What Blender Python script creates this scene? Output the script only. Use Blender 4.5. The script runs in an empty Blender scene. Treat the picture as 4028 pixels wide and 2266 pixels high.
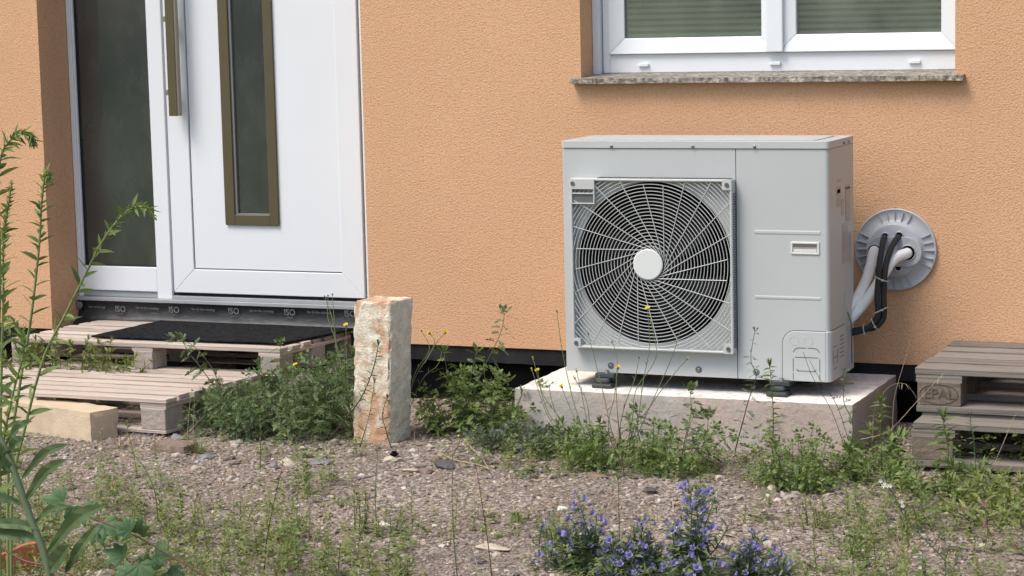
import bpy, bmesh, math, random
import numpy as np
from mathutils import Vector, Matrix, noise
R_ = math.radians
# ------------------------------------------------------------------ camera, world, sun
scene = bpy.context.scene
COL = scene.collection
PITCH, YAW, ROLL = R_(7.18), R_(-23.1), R_(-1.31)
CAM = Vector((0.0, -7.6, 1.48))
_cp, _sp, _cy, _sy, _cr, _sr = math.cos(PITCH), math.sin(PITCH), math.cos(YAW), math.sin(YAW), math.cos(ROLL), math.sin(ROLL)
FW = Vector((_sy*_cp, _cy*_cp, -_sp)); _rt = Vector((_cy, -_sy, 0)); _up = _rt.cross(FW)
RT = _rt*_cr + _up*_sr; UP = -_rt*_sr + _up*_cr
cd = bpy.data.cameras.new('camera'); cam = bpy.data.objects.new('camera', cd); COL.objects.link(cam)
cam.matrix_world = Matrix(((RT.x, UP.x, -FW.x, CAM.x), (RT.y, UP.y, -FW.y, CAM.y), (RT.z, UP.z, -FW.z, CAM.z), (0, 0, 0, 1)))
cd.sensor_width = 36; cd.lens = 36*8700/4028; cd.clip_start = 0.05; cd.clip_end = 500
scene.camera = cam

SUN_DIR = Vector((-0.36, -0.50, 0.98)).normalized()      # towards the sun
elev = math.asin(SUN_DIR.z); az = math.atan2(SUN_DIR.x, SUN_DIR.y)
world = bpy.data.worlds.new('World'); scene.world = world; world.use_nodes = True
wn = world.node_tree; wn.nodes.clear()
sky = wn.nodes.new('ShaderNodeTexSky'); sky.sky_type = 'NISHITA'; sky.sun_disc = False
sky.sun_elevation = elev; sky.sun_rotation = az; sky.air_density = 1.0; sky.dust_density = 4.0; sky.ozone_density = 1.0
bg = wn.nodes.new('ShaderNodeBackground'); bg.inputs['Strength'].default_value = 0.15
wo = wn.nodes.new('ShaderNodeOutputWorld')
wn.links.new(sky.outputs[0], bg.inputs[0]); wn.links.new(bg.outputs[0], wo.inputs[0])
sl = bpy.data.lights.new('sun', 'SUN'); sl.energy = 1.8; sl.angle = R_(24); sl.color = (1.0, 0.955, 0.9)
so = bpy.data.objects.new('sun', sl); COL.objects.link(so)
so.rotation_euler = SUN_DIR.to_track_quat('Z', 'Y').to_euler(); so.location = SUN_DIR*30
scene.view_settings.view_transform = 'Standard'; scene.view_settings.look = 'None'
scene.view_settings.exposure = 0.48; scene.view_settings.gamma = 1.0
scene.cycles.max_bounces = 6; scene.cycles.transparent_max_bounces = 8

# ------------------------------------------------------------------ measuring helpers
K = 1.56366
def ray(px, py):
    x, y = px*K, py*K
    return RT*((x-2014)/8700) - UP*((y-1133)/8700) + FW
def at(px, py, y):          # the point of the photograph's ray at world depth y
    r = ray(px, py); return CAM + r*((y-CAM.y)/r.y)
def gp(px, py, z=0.0):      # the point of the ray at height z
    r = ray(px, py); return CAM + r*((z-CAM.z)/r.z)

# ------------------------------------------------------------------ mesh helpers
class MB:
    def __init__(s): s.v = []; s.f = []
    def quad(s, a, b, c, d):
        n = len(s.v); s.v += [tuple(a), tuple(b), tuple(c), tuple(d)]; s.f.append((n, n+1, n+2, n+3))
    def tri(s, a, b, c):
        n = len(s.v); s.v += [tuple(a), tuple(b), tuple(c)]; s.f.append((n, n+1, n+2))
    def box(s, x0, x1, y0, y1, z0, z1, T=None):
        n = len(s.v)
        for z in (z0, z1):
            for x, y in ((x0, y0), (x1, y0), (x1, y1), (x0, y1)):
                p = (x, y, z); s.v.append(tuple(T(p)) if T else p)
        for q in ((3, 2, 1, 0), (4, 5, 6, 7), (0, 1, 5, 4), (1, 2, 6, 5), (2, 3, 7, 6), (3, 0, 4, 7)):
            s.f.append(tuple(n+i for i in q))
        return s
    def prism(s, pts, a0, a1, fn):   # polygon pts extruded from a0 to a1; fn(u, v, a) -> point
        n = len(s.v); k = len(pts)
        for a in (a0, a1):
            for u, v in pts: s.v.append(tuple(fn(u, v, a)))
        s.f.append(tuple(range(n+k-1, n-1, -1))); s.f.append(tuple(range(n+k, n+2*k)))
        for i in range(k):
            j = (i+1) % k; s.f.append((n+i, n+j, n+k+j, n+k+i))
        return s
    def tube(s, pts, r, n=6, caps=True, r1=None, flat=1.0):
        pts = [Vector(p) for p in pts]; base = len(s.v); m = len(pts)
        prev = None
        for i, p in enumerate(pts):
            t = (pts[min(i+1, m-1)] - pts[max(i-1, 0)])
            if t.length < 1e-9: t = Vector((0, 0, 1))
            t.normalize()
            if prev is None:
                a = t.cross(Vector((0, 0, 1)) if abs(t.z) < .9 else Vector((1, 0, 0))).normalized()
            else:
                a = (prev - t*prev.dot(t))
                a = a.normalized() if a.length > 1e-6 else t.orthogonal().normalized()
            prev = a; b = t.cross(a)
            rr = r if r1 is None else r + (r1-r)*i/max(m-1, 1)
            if isinstance(r, (list, tuple)): rr = r[i]
            for k in range(n):
                th = 2*math.pi*k/n
                s.v.append(tuple(p + a*(rr*math.cos(th)) + b*(rr*flat*math.sin(th))))
        for i in range(m-1):
            for k in range(n):
                k2 = (k+1) % n
                s.f.append((base+i*n+k, base+i*n+k2, base+(i+1)*n+k2, base+(i+1)*n+k))
        if caps:
            s.f.append(tuple(base+k for k in range(n-1, -1, -1))); s.f.append(tuple(base+(m-1)*n+k for k in range(n)))
        return s
    def lathe(s, prof, n, fn, close=True):  # prof [(r, a)], fn(x, y, a)->point
        base = len(s.v)
        for r, a in prof:
            for k in range(n):
                th = 2*math.pi*k/n; s.v.append(tuple(fn(r*math.cos(th), r*math.sin(th), a)))
        for i in range(len(prof)-1):
            for k in range(n):
                k2 = (k+1) % n
                s.f.append((base+i*n+k, base+i*n+k2, base+(i+1)*n+k2, base+(i+1)*n+k))
        if close:
            s.f.append(tuple(base+k for k in range(n-1, -1, -1)))
            s.f.append(tuple(base+(len(prof)-1)*n+k for k in range(n)))
        return s

def wloc(o):
    v = Vector((0, 0, 0))
    while o is not None: v += o.location; o = o.parent
    return v
def link(name, me, parent=None):
    o = bpy.data.objects.new(name, me); COL.objects.link(o)
    if parent is not None: o.parent = parent
    return o
def obj(name, mb, mat, parent=None, smooth=False, bevel=0.0, label=None, base=None, seg=2):
    off = wloc(parent) if parent is not None else (Vector(base) if base is not None else Vector((0, 0, 0)))
    V = np.array(mb.v, dtype=np.float64).reshape(-1, 3) - np.array(off)
    me = bpy.data.meshes.new(name); me.from_pydata(V.tolist(), [], mb.f); me.update()
    if smooth: me.polygons.foreach_set('use_smooth', [True]*len(me.polygons))
    me.materials.append(mat)
    o = link(name, me, parent)
    if parent is None and base is not None: o.location = base
    if bevel:
        b = o.modifiers.new('bevel', 'BEVEL'); b.width = bevel; b.segments = seg; b.limit_method = 'ANGLE'; b.angle_limit = R_(40); b.harden_normals = False
    if label: o['label'] = label
    return o
def tag(o, label, cat, group=None, kind=None):
    if label: o['label'] = label
    if cat: o['category'] = cat
    if group: o['group'] = group
    if kind: o['kind'] = kind
    return o
def thing(name, label, cat, loc, group=None, kind=None):
    o = bpy.data.objects.new(name, None); COL.objects.link(o); o.location = loc; o.empty_display_size = .05
    return tag(o, label, cat, group, kind)

# ------------------------------------------------------------------ materials
def nodes(name):
    m = bpy.data.materials.new(name); m.use_nodes = True; nt = m.node_tree
    return m, nt, nt.nodes['Principled BSDF'], nt.nodes.new, nt.links.new
def ramp(nt, fac, stops):
    r = nt.nodes.new('ShaderNodeValToRGB'); e = r.color_ramp.elements
    while len(e) < len(stops): e.new(0.5)
    for i, (p, c) in enumerate(stops): e[i].position = p; e[i].color = (*c, 1) if len(c) == 3 else c
    nt.links.new(fac, r.inputs[0]); return r.outputs[0]
def mapping(nt, scale=(1, 1, 1), coord='Object'):
    tc = nt.nodes.new('ShaderNodeTexCoord'); mp = nt.nodes.new('ShaderNodeMapping'); mp.inputs['Scale'].default_value = scale
    nt.links.new(tc.outputs[coord], mp.inputs[0]); return mp.outputs[0]
def noise_n(nt, vec, scale, detail=3, rough=.55, dist=0):
    n = nt.nodes.new('ShaderNodeTexNoise'); n.inputs['Scale'].default_value = scale; n.inputs['Detail'].default_value = detail
    n.inputs['Roughness'].default_value = rough; n.inputs['Distortion'].default_value = dist
    nt.links.new(vec, n.inputs['Vector']); return n.outputs['Fac']
def bump(nt, h, strength, dist, bsdf, normal=None):
    b = nt.nodes.new('ShaderNodeBump'); b.inputs['Strength'].default_value = strength; b.inputs['Distance'].default_value = dist
    nt.links.new(h, b.inputs['Height'])
    if normal is not None: nt.links.new(normal, b.inputs['Normal'])
    nt.links.new(b.outputs[0], bsdf.inputs['Normal']); return b.outputs[0]
def mixc(nt, fac, a, b, mode='MIX'):
    m = nt.nodes.new('ShaderNodeMix'); m.data_type = 'RGBA'; m.blend_type = mode
    for s, x in ((0, fac), (6, a), (7, b)):
        if hasattr(x, 'is_linked'): nt.links.new(x, m.inputs[s])
        elif s == 0: m.inputs[s].default_value = x
        else: m.inputs[s].default_value = (*x, 1)
    return m.outputs[2]
def plain(name, c1, c2=None, scale=8, rough=.5, bs=0, bsc=60, bd=.002, metal=0, spec=.5, detail=4, stretch=(1, 1, 1)):
    m, nt, P, N, L = nodes(name)
    v = mapping(nt, stretch)
    if c2 is None: c2 = tuple(x*.88 for x in c1)
    L(ramp(nt, noise_n(nt, v, scale, detail), [(.3, c2), (.7, c1)]), P.inputs['Base Color'])
    P.inputs['Roughness'].default_value = rough; P.inputs['Metallic'].default_value = metal
    P.inputs['Specular IOR Level'].default_value = spec
    if bs: bump(nt, noise_n(nt, v, bsc, 3), bs, bd, P)
    return m
def leafmat(name, cols, transl=.3, rough=.55, spec=.35):
    m, nt, P, N, L = nodes(name)
    g = N('ShaderNodeNewGeometry')
    c = ramp(nt, g.outputs['Random Per Island'], [(i/(len(cols)-1), c) for i, c in enumerate(cols)])
    nz = noise_n(nt, mapping(nt), 9, 2)
    c = mixc(nt, .35, c, ramp(nt, nz, [(.35, tuple(x*.6 for x in cols[0])), (.7, tuple(min(1, x*1.15) for x in cols[-1]))]))
    L(c, P.inputs['Base Color']); P.inputs['Roughness'].default_value = rough; P.inputs['Specular IOR Level'].default_value = spec
    t = N('ShaderNodeBsdfTranslucent'); L(mixc(nt, 1.0, c, (1.15, 1.25, .6), 'MULTIPLY'), t.inputs[0])
    mx = N('ShaderNodeMixShader'); mx.inputs[0].default_value = transl
    L(P.outputs[0], mx.inputs[1]); L(t.outputs[0], mx.inputs[2]); L(mx.outputs[0], nt.nodes['Material Output'].inputs[0])
    return m
M = {}
def make_render_wall():
    m, nt, P, N, L = nodes('orange_render'); v = mapping(nt)
    big = noise_n(nt, v, 1.3, 4); fine = noise_n(nt, v, 70, 2)
    c = ramp(nt, big, [(.3, (.605, .364, .218)), (.75, (.672, .412, .252))])
    h1 = noise_n(nt, v, 150, 1.5, .5, .4)
    c = mixc(nt, ramp(nt, h1, [(.34, (.75,)*3), (.54, (0, 0, 0))]), c, (.50, .285, .145))
    c = mixc(nt, ramp(nt, noise_n(nt, mapping(nt, (1, 1, .45)), 2.6, 5, .7), [(.48, (0,)*3), (.75, (.40,)*3)]), c, (.55, .33, .185))
    # faint streaks of dirt and small specks
    sp = ramp(nt, noise_n(nt, v, 22, 2), [(.76, (0,)*3), (.80, (1,)*3)])
    c = mixc(nt, sp, c, (.46, .27, .16))
    L(c, P.inputs['Base Color']); P.inputs['Roughness'].default_value = .9; P.inputs['Specular IOR Level'].default_value = .15
    h2 = noise_n(nt, v, 230, 2)
    a = N('ShaderNodeMath'); a.operation = 'MULTIPLY_ADD'; L(h2, a.inputs[0]); a.inputs[1].default_value = .3; L(h1, a.inputs[2])
    bump(nt, a.outputs[0], .50, .006, P); return m
M['wall'] = make_render_wall()
M['white'] = plain('white_pvc', (.72, .76, .795), (.70, .74, .775), 3, .32, spec=.5)
M['gasket'] = plain('grey_gasket', (.20, .21, .22), None, 5, .6)
M['bronze'] = plain('olive_bronze', (.122, .104, .060), (.110, .094, .053), 6, .38, metal=.35)
M['steel'] = plain('satin_handle', (.30, .28, .24), (.27, .25, .21), 6, .35, metal=.7)
M['black_seal'] = plain('black_seal', (.012, .012, .013), None, 5, .8)
M['grey_pvc_sill'] = plain('grey_threshold', (.36, .38, .40), (.28, .30, .31), 5, .4)
M['unit'] = plain('unit_grey_paint', (.475, .502, .505), (.440, .462, .462), 2.2, .45, bs=.08, bsc=900, bd=.0004)
M['unit_light'] = plain('unit_pale_plastic', (.66, .69, .68), (.64, .67, .66), 4, .45)
M['grille'] = plain('grille_plastic', (.50, .52, .51), (.46, .48, .47), 4, .4)
M['grip'] = plain('grip_plastic', (.66, .67, .64), (.62, .63, .60), 8, .5)
M['dark_in'] = plain('dark_interior', (.005, .0055, .006), None, 5, .8, spec=.1)
M['fan_blade'] = plain('fan_blade_black', (.010, .011, .012), None, 5, .5, spec=.2)
M['shroud'] = plain('shroud_grey', (.13, .14, .14), (.10, .11, .11), 6, .5)
M['screw'] = plain('screw_metal', (.30, .29, .28), (.2, .2, .2), 60, .4, metal=.8)
M['screwhole'] = plain('shadowed_screw', (.12, .12, .12), None, 60, .5, metal=.3)
M['foot'] = plain('foot_rubber', (.045, .055, .055), (.03, .035, .035), 30, .6)
M['label'] = plain('faded_sticker', (.40, .375, .355), (.33, .30, .285), 40, .35)
M['flange'] = plain('flange_plastic', (.43, .445, .475), (.40, .415, .445), 6, .38)
M['hose_w'] = plain('white_pipe_jacket', (.90, .90, .88), (.84, .84, .82), 40, .7, bs=.35, bsc=260, bd=.0015)
M['hose_b'] = plain('black_foam', (.013, .014, .014), (.02, .02, .021), 60, .75, bs=.3, bsc=300, bd=.001)
M['tie'] = plain('cable_tie_grey', (.42, .41, .38), None, 20, .4)
M['membrane'] = plain('bitumen_black', (.0035, .0035, .004), (.006, .006, .0065), 6, .9, bs=.5, bsc=40, bd=.004, spec=.04)
M['lip'] = plain('plinth_lip', (.030, .030, .031), (.016, .016, .017), 10, .9, spec=.1, bs=.4, bsc=90, bd=.003)
M['blind'] = plain('blind_slat', (.80, .80, .76), (.76, .76, .72), 3, .6)
M['room'] = plain('room_wall', (.30, .31, .24), None, 2, .9)
M['roof'] = plain('roof_tiles', (.16, .06, .04), (.10, .04, .03), 6, .8)
M['mat'] = plain('black_doormat', (.024, .025, .027), (.004, .004, .005), 70, .95, bs=.9, bsc=220, bd=.006, spec=.1)

def make_foil():
    m, nt, P, N, L = nodes('black_foil'); v = mapping(nt, (1, 1, 2.2))
    c = ramp(nt, noise_n(nt, v, 4, 5), [(.3, (.009, .010, .012)), (.75, (.020, .022, .025))])
    sep = N('ShaderNodeSeparateXYZ'); L(mapping(nt), sep.inputs[0])
    d = noise_n(nt, mapping(nt, (3, 3, 14)), 5, 6, .7)
    c = mixc(nt, ramp(nt, d, [(.60, (0,)*3), (.72, (.6,)*3)]), c, (.17, .165, .155))
    L(c, P.inputs['Base Color']); P.inputs['Roughness'].default_value = .5
    bump(nt, noise_n(nt, v, 9, 3), .5, .01, P); return m
M['foil'] = make_foil()
M['foil_print'] = plain('foil_print', (.20, .21, .22), (.06, .065, .07), 35, .6)

def make_glass(name, tint, rough=.0, refl=.10, painted_refl=0.25, painted_refl_col=(.05, .06, .055)):
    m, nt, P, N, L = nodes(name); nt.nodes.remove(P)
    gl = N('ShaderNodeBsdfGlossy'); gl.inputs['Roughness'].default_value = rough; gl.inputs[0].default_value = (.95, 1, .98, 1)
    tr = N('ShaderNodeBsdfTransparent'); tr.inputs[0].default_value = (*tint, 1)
    df = N('ShaderNodeBsdfDiffuse')  # mottled diffuse colour stands in for reflections and haze in the panes
    L(ramp(nt, noise_n(nt, mapping(nt, (1, 1, .6)), 5, 6, .65), [(.3, tuple(x*.6 for x in painted_refl_col)), (.7, tuple(x*1.4 for x in painted_refl_col))]), df.inputs[0])
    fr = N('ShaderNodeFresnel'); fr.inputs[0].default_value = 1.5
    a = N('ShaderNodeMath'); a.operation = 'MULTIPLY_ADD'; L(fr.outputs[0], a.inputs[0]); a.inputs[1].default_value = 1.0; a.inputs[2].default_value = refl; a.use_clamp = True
    m1 = N('ShaderNodeMixShader'); m1.inputs[0].default_value = painted_refl; L(tr.outputs[0], m1.inputs[1]); L(df.outputs[0], m1.inputs[2])
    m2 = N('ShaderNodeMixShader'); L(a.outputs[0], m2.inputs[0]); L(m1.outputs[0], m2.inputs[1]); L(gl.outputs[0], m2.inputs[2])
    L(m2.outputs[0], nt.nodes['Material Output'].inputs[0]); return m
M['door_glass'] = make_glass('satin_door_glass', (.15, .17, .16), .10, .06, .75, (.058, .067, .066))
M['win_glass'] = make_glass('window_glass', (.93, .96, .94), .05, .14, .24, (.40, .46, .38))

def make_granite():
    m, nt, P, N, L = nodes('granite'); v = mapping(nt)
    vo = N('ShaderNodeTexVoronoi'); vo.inputs['Scale'].default_value = 130; L(v, vo.inputs['Vector'])
    c = ramp(nt, noise_n(nt, v, 60, 4, .7), [(.34, (.05, .045, .04)), (.46, (.20, .18, .15)), (.58, (.36, .32, .26)), (.70, (.60, .54, .46))])
    c = mixc(nt, ramp(nt, noise_n(nt, mapping(nt, (1, 4, 4)), 9, 3), [(.5, (0,)*3), (.7, (.8,)*3)]), c, (.10, .095, .085))
    L(c, P.inputs['Base Color']); P.inputs['Roughness'].default_value = .65
    bump(nt, noise_n(nt, v, 110, 3), .8, .006, P); return m
M['granite'] = make_granite()

def make_wood(name, lite, mid, dark, axis='x'):
    m, nt, P, N, L = nodes(name)
    s = (1.2, 42, 42) if axis == 'x' else (42, 1.2, 42)
    if axis == 'n': s = (30, 30, 30)
    v = mapping(nt, s)
    g = N('ShaderNodeNewGeometry')
    c = ramp(nt, noise_n(nt, v, 1.6, 6, .65, .3), [(.28, dark), (.5, mid), (.72, lite)])
    c = mixc(nt, ramp(nt, noise_n(nt, mapping(nt), 5, 4), [(.4, (0,)*3), (.7, (.5,)*3)]), c, mid)
    oi = N('ShaderNodeObjectInfo')
    c = mixc(nt, .45, c, ramp(nt, oi.outputs['Random'], [(0, tuple(x*.72 for x in mid)), (1, tuple(min(1, x*1.2) for x in lite))]))
    L(c, P.inputs['Base Color']); P.inputs['Roughness'].default_value = .85; P.inputs['Specular IOR Level'].default_value = .2
    bump(nt, noise_n(nt, v, 1.8, 5, .6), .9, .006, P); return m
M['wood_p'] = make_wood('weathered_pinkish_wood', (.58, .50, .435), (.44, .37, .315), (.20, .16, .13))
M['wood_pb'] = make_wood('pressed_wood_block', (.43, .38, .335), (.33, .285, .245), (.20, .165, .135), 'n')
M['wood_g'] = make_wood('weathered_grey_wood', (.30, .27, .24), (.19, .168, .145), (.07, .06, .05))
M['wood_gb'] = make_wood('grey_wood_block', (.20, .165, .13), (.15, .12, .095), (.08, .065, .05), 'n')
M['burn'] = plain('burnt_mark', (.085, .065, .05), (.135, .105, .085), 45, .9)
M['wood_paint'] = plain('red_paint_mark', (.30, .04, .03), None, 20, .7)

def make_concrete():
    m, nt, P, N, L = nodes('pad_concrete'); v = mapping(nt)
    c = ramp(nt, noise_n(nt, v, 7, 6, .65), [(.3, (.36, .335, .305)), (.7, (.50, .47, .43))])
    c = mixc(nt, ramp(nt, noise_n(nt, v, 3.1, 3), [(.42, (0,)*3), (.62, (.65,)*3)]), c, (.50, .385, .32))
    c = mixc(nt, ramp(nt, noise_n(nt, v, 45, 3, .6), [(.66, (0,)*3), (.72, (.8,)*3)]), c, (.17, .15, .135))
    c = mixc(nt, ramp(nt, noise_n(nt, v, 120, 2, .6), [(.35, (.25,)*3), (.45, (0,)*3)]), c, (.24, .22, .20))
    # sandy worn top face, whitened further to paint the strong light on it
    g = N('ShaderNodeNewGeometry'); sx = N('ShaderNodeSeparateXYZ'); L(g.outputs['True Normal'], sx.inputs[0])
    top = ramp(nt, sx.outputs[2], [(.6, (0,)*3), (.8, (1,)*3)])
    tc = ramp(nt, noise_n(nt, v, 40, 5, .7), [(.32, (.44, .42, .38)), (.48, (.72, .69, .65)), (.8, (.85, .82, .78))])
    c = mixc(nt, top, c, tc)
    L(c, P.inputs['Base Color']); P.inputs['Roughness'].default_value = .9; P.inputs['Specular IOR Level'].default_value = .2
    bump(nt, noise_n(nt, v, 75, 4, .65), .6, .006, P); return m
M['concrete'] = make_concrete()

def make_column():
    m, nt, P, N, L = nodes('plastered_brick'); v = mapping(nt)
    c = ramp(nt, noise_n(nt, v, 30, 5, .65), [(.3, (.50, .46, .32)), (.5, (.70, .66, .53)), (.72, (.84, .82, .74))])
    r = ramp(nt, noise_n(nt, mapping(nt, (1, 1, .62)), 11, 4, .6, .6), [(.49, (0,)*3), (.55, (.85,)*3)])
    # whole thing redder towards its foot, where the brick core is bare
    sx = N('ShaderNodeSeparateXYZ'); L(mapping(nt), sx.inputs[0])
    lo = ramp(nt, sx.outputs[2], [(.10, (.85,)*3), (.30, (0,)*3)])
    rc = ramp(nt, noise_n(nt, v, 42, 4), [(.3, (.46, .26, .15)), (.7, (.62, .40, .26))])
    c = mixc(nt, r, c, rc); c = mixc(nt, lo, c, mixc(nt, ramp(nt, noise_n(nt, v, 20, 3), [(.4, (.2,)*3), (.6, (1,)*3)]), c, rc))
    c = mixc(nt, ramp(nt, noise_n(nt, v, 75, 3), [(.66, (0,)*3), (.72, (.7,)*3)]), c, (.25, .20, .11))
    L(c, P.inputs['Base Color']); P.inputs['Roughness'].default_value = .95; P.inputs['Specular IOR Level'].default_value = .1
    bump(nt, noise_n(nt, v, 110, 4, .7), .8, .008, P); return m
M['column'] = make_column()
M['lifted_side'] = plain('lifted_side_cream', (.84, .79, .67), (.60, .56, .46), 28, .95, bs=.9, bsc=90, bd=.008, spec=.1)
M['sandstone'] = plain('sandstone', (.60, .49, .35), (.48, .39, .28), 9, .9, bs=.5, bsc=120, bd=.004, spec=.2)

def make_ground():
    m, nt, P, N, L = nodes('gravelly_soil'); v = mapping(nt)
    vo = N('ShaderNodeTexVoronoi'); vo.inputs['Scale'].default_value = 95; vo.inputs['Randomness'].default_value = 1; L(v, vo.inputs['Vector'])
    sep = N('ShaderNodeSeparateColor'); L(vo.outputs['Color'], sep.inputs[0])
    c = ramp(nt, sep.outputs[0], [(.0, (.10, .08, .068)), (.3, (.21, .172, .148)), (.6, (.31, .262, .228)), (.85, (.42, .365, .32)), (1, (.56, .51, .45))])
    soil = ramp(nt, noise_n(nt, v, 30, 5, .7), [(.3, (.10, .08, .06)), (.7, (.25, .205, .165))])
    c = mixc(nt, ramp(nt, noise_n(nt, v, 2.2, 4), [(.40, (.2,)*3), (.65, (.75,)*3)]), c, soil)
    c = mixc(nt, ramp(nt, noise_n(nt, mapping(nt, (.8, .8, .8)), .9, 3), [(.5, (0,)*3), (.7, (.35,)*3)]), c, (.27, .22, .15))
    L(c, P.inputs['Base Color']); P.inputs['Roughness'].default_value = .95; P.inputs['Specular IOR Level'].default_value = .15
    a = N('ShaderNodeMath'); a.operation = 'MULTIPLY_ADD'; L(vo.outputs['Distance'], a.inputs[0]); a.inputs[1].default_value = -.8; L(noise_n(nt, v, 60, 4), a.inputs[2])
    bump(nt, a.outputs[0], .9, .012, P); return m
M['ground'] = make_ground()
M['meadow'] = plain('meadow_green', (.085, .13, .035), (.13, .13, .06), 1.2, .95, bs=.8, bsc=20, bd=.05, spec=.1)

def islandmat(name, cols, rough=.9, bs=.3):
    m, nt, P, N, L = nodes(name); g = N('ShaderNodeNewGeometry')
    c = ramp(nt, g.outputs['Random Per Island'], [(i/(len(cols)-1), c) for i, c in enumerate(cols)])
    L(c, P.inputs['Base Color']); P.inputs['Roughness'].default_value = rough; P.inputs['Specular IOR Level'].default_value = .2
    if bs: bump(nt, noise_n(nt, mapping(nt), 180, 3), bs, .003, P)
    return m
M['gravel'] = islandmat('mixed_gravel', [(.10, .085, .075), (.24, .20, .17), (.31, .265, .235), (.19, .18, .175), (.38, .325, .275), (.25, .205, .165), (.48, .43, .37), (.33, .285, .245), (.15, .13, .12), (.58, .53, .46)])
M['straw'] = islandmat('dry_straw', [(.28, .20, .12), (.42, .33, .21), (.34, .24, .15), (.52, .43, .30)], .8, 0)
def stonemat(name, a, b): return plain(name, a, b, 22, .85, bs=.5, bsc=120, bd=.004, spec=.25)
M['st_grey'] = stonemat('grey_stone', (.25, .245, .255), (.15, .145, .15)); M['st_pale'] = stonemat('pale_stone', (.52, .47, .37), (.38, .33, .25))
M['st_dark'] = stonemat('dark_stone', (.11, .10, .105), (.065, .06, .06)); M['st_brown'] = stonemat('brown_stone', (.24, .18, .14), (.15, .11, .09))
M['st_white'] = stonemat('white_stone', (.72, .69, .62), (.55, .52, .45)); M['st_pink'] = stonemat('pinkish_stone', (.52, .41, .39), (.40, .31, .29))
M['brickred'] = stonemat('old_brick', (.235, .175, .145), (.15, .11, .09)); M['terra'] = plain('terracotta', (.50, .155, .075), (.40, .12, .06), 12, .7, bs=.3, bsc=60, bd=.003)

G = lambda *c: list(c)
M['mug'] = leafmat('mugwort_leaf', G((0.048, 0.085, 0.034), (0.09, 0.15, 0.058), (0.145, 0.215, 0.09), (0.21, 0.28, 0.135)))
M['mugl'] = leafmat('bright_mugwort_leaf', G((0.07, 0.115, 0.03), (0.12, 0.185, 0.05), (0.175, 0.25, 0.075), (0.24, 0.31, 0.11)))
M['gold'] = leafmat('goldenrod_leaf', G((0.08, 0.13, 0.035), (0.13, 0.2, 0.055), (0.19, 0.27, 0.08), (0.26, 0.34, 0.12)))
M['big'] = leafmat('broad_lance_leaf', G((0.05, 0.085, 0.03), (0.075, 0.12, 0.045), (0.11, 0.16, 0.07)), .2)
M['bug'] = leafmat('bristly_leaf', G((0.09, 0.14, 0.065), (0.13, 0.19, 0.1), (0.2, 0.26, 0.15)), .2, .7)
M['low'] = leafmat('low_weed_leaf', G((0.11, 0.15, 0.04), (0.17, 0.22, 0.06), (0.24, 0.29, 0.09), (0.32, 0.34, 0.13)))
M['hop'] = leafmat('palmate_leaf', G((0.046, 0.111, 0.039), (0.078, 0.163, 0.058), (0.117, 0.215, 0.085)), .25)
M['grey'] = leafmat('grey_green_leaf', G((.075, .10, .07), (.11, .14, .095), (.15, .18, .13)), .2)
M['grass'] = leafmat('grass_blade', G((.14, .18, .06), (.22, .25, .10), (.30, .30, .15)), .2)
M['stem'] = plain('green_stem', (.11, .15, .05), (.07, .10, .035), 12, .6)
M['stem_l'] = plain('pale_green_stem', (.22, .28, .10), (.16, .21, .07), 12, .6)
M['stem_big'] = plain('thick_green_stem', (.13, .18, .09), (.10, .14, .07), 9, .6)
M['stem_d'] = plain('dark_stem', (.055, .04, .03), (.035, .03, .02), 12, .6)
M['stem_r'] = plain('red_brown_stem', (.14, .05, .03), (.09, .035, .022), 12, .5)
M['dry'] = plain('dry_stalk', (.46, .37, .25), (.34, .26, .17), 14, .8)
M['blue'] = leafmat('violet_blue_petal', G((0.18, 0.17, 0.46), (0.24, 0.24, 0.62), (0.34, 0.31, 0.66), (0.44, 0.4, 0.72)), .3, .5)
M['calyx'] = leafmat('calyx', G((.05, .05, .06), (.09, .10, .08), (.14, .10, .20)), .1)
M['yellow'] = leafmat('yellow_petal', G((.75, .55, .03), (.80, .62, .05), (.85, .70, .12)), .25)
M['whitep'] = leafmat('white_petal', G((.75, .76, .70), (.82, .83, .78)), .2)
M['pink'] = leafmat('pink_petal', G((.42, .17, .30), (.55, .28, .42), (.62, .40, .50)), .3)
M['budb'] = plain('brown_bud', (.10, .065, .04), (.06, .04, .03), 30, .8)
M['hedge'] = leafmat('hedge_leaf', G((.07, .10, .03), (.12, .16, .05), (.20, .22, .09)), .3)
M['bark'] = plain('dark_bark', (.06, .05, .04), None, 10, .9)

# ------------------------------------------------------------------ ground
rng = np.random.default_rng(4); random.seed(7)
def gz(x, y):    # height of the ground
    a = .012*noise.noise(Vector((x*1.7, y*1.7, 3))) + .010*noise.noise(Vector((x*5, y*5, 9)))
    return a - .004
def build_ground():
    mb = MB(); nx, ny = 230, 190; x0, x1, y0, y1 = -6.3, .9, -4.9, .10
    for j in range(ny+1):
        for i in range(nx+1):
            x = x0+(x1-x0)*i/nx; y = y0+(y1-y0)*j/ny
            mb.v.append((x, y, gz(x, y) + .0035*noise.noise(Vector((x*38, y*38, 1)))))
    for j in range(ny):
        for i in range(nx):
            a = j*(nx+1)+i; mb.f.append((a, a+1, a+nx+2, a+nx+1))
    o = obj('ground', mb, M['ground'], smooth=True); tag(o, None, None, None, 'structure')
    # surrounding meadow sheet out to the horizon
    mb = MB()
    X = [-260, x0, x1, 260]; Y = [-260, y0, y1, 260]
    for i in range(3):
        for j in range(3):
            if i == 1 and j == 1: continue
            mb.quad((X[i], Y[j], -.03), (X[i+1], Y[j], -.03), (X[i+1], Y[j+1], -.03), (X[i], Y[j+1], -.03))
    tag(obj('meadow_ground', mb, M['meadow']), None, None, None, 'structure')
build_ground()

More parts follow.
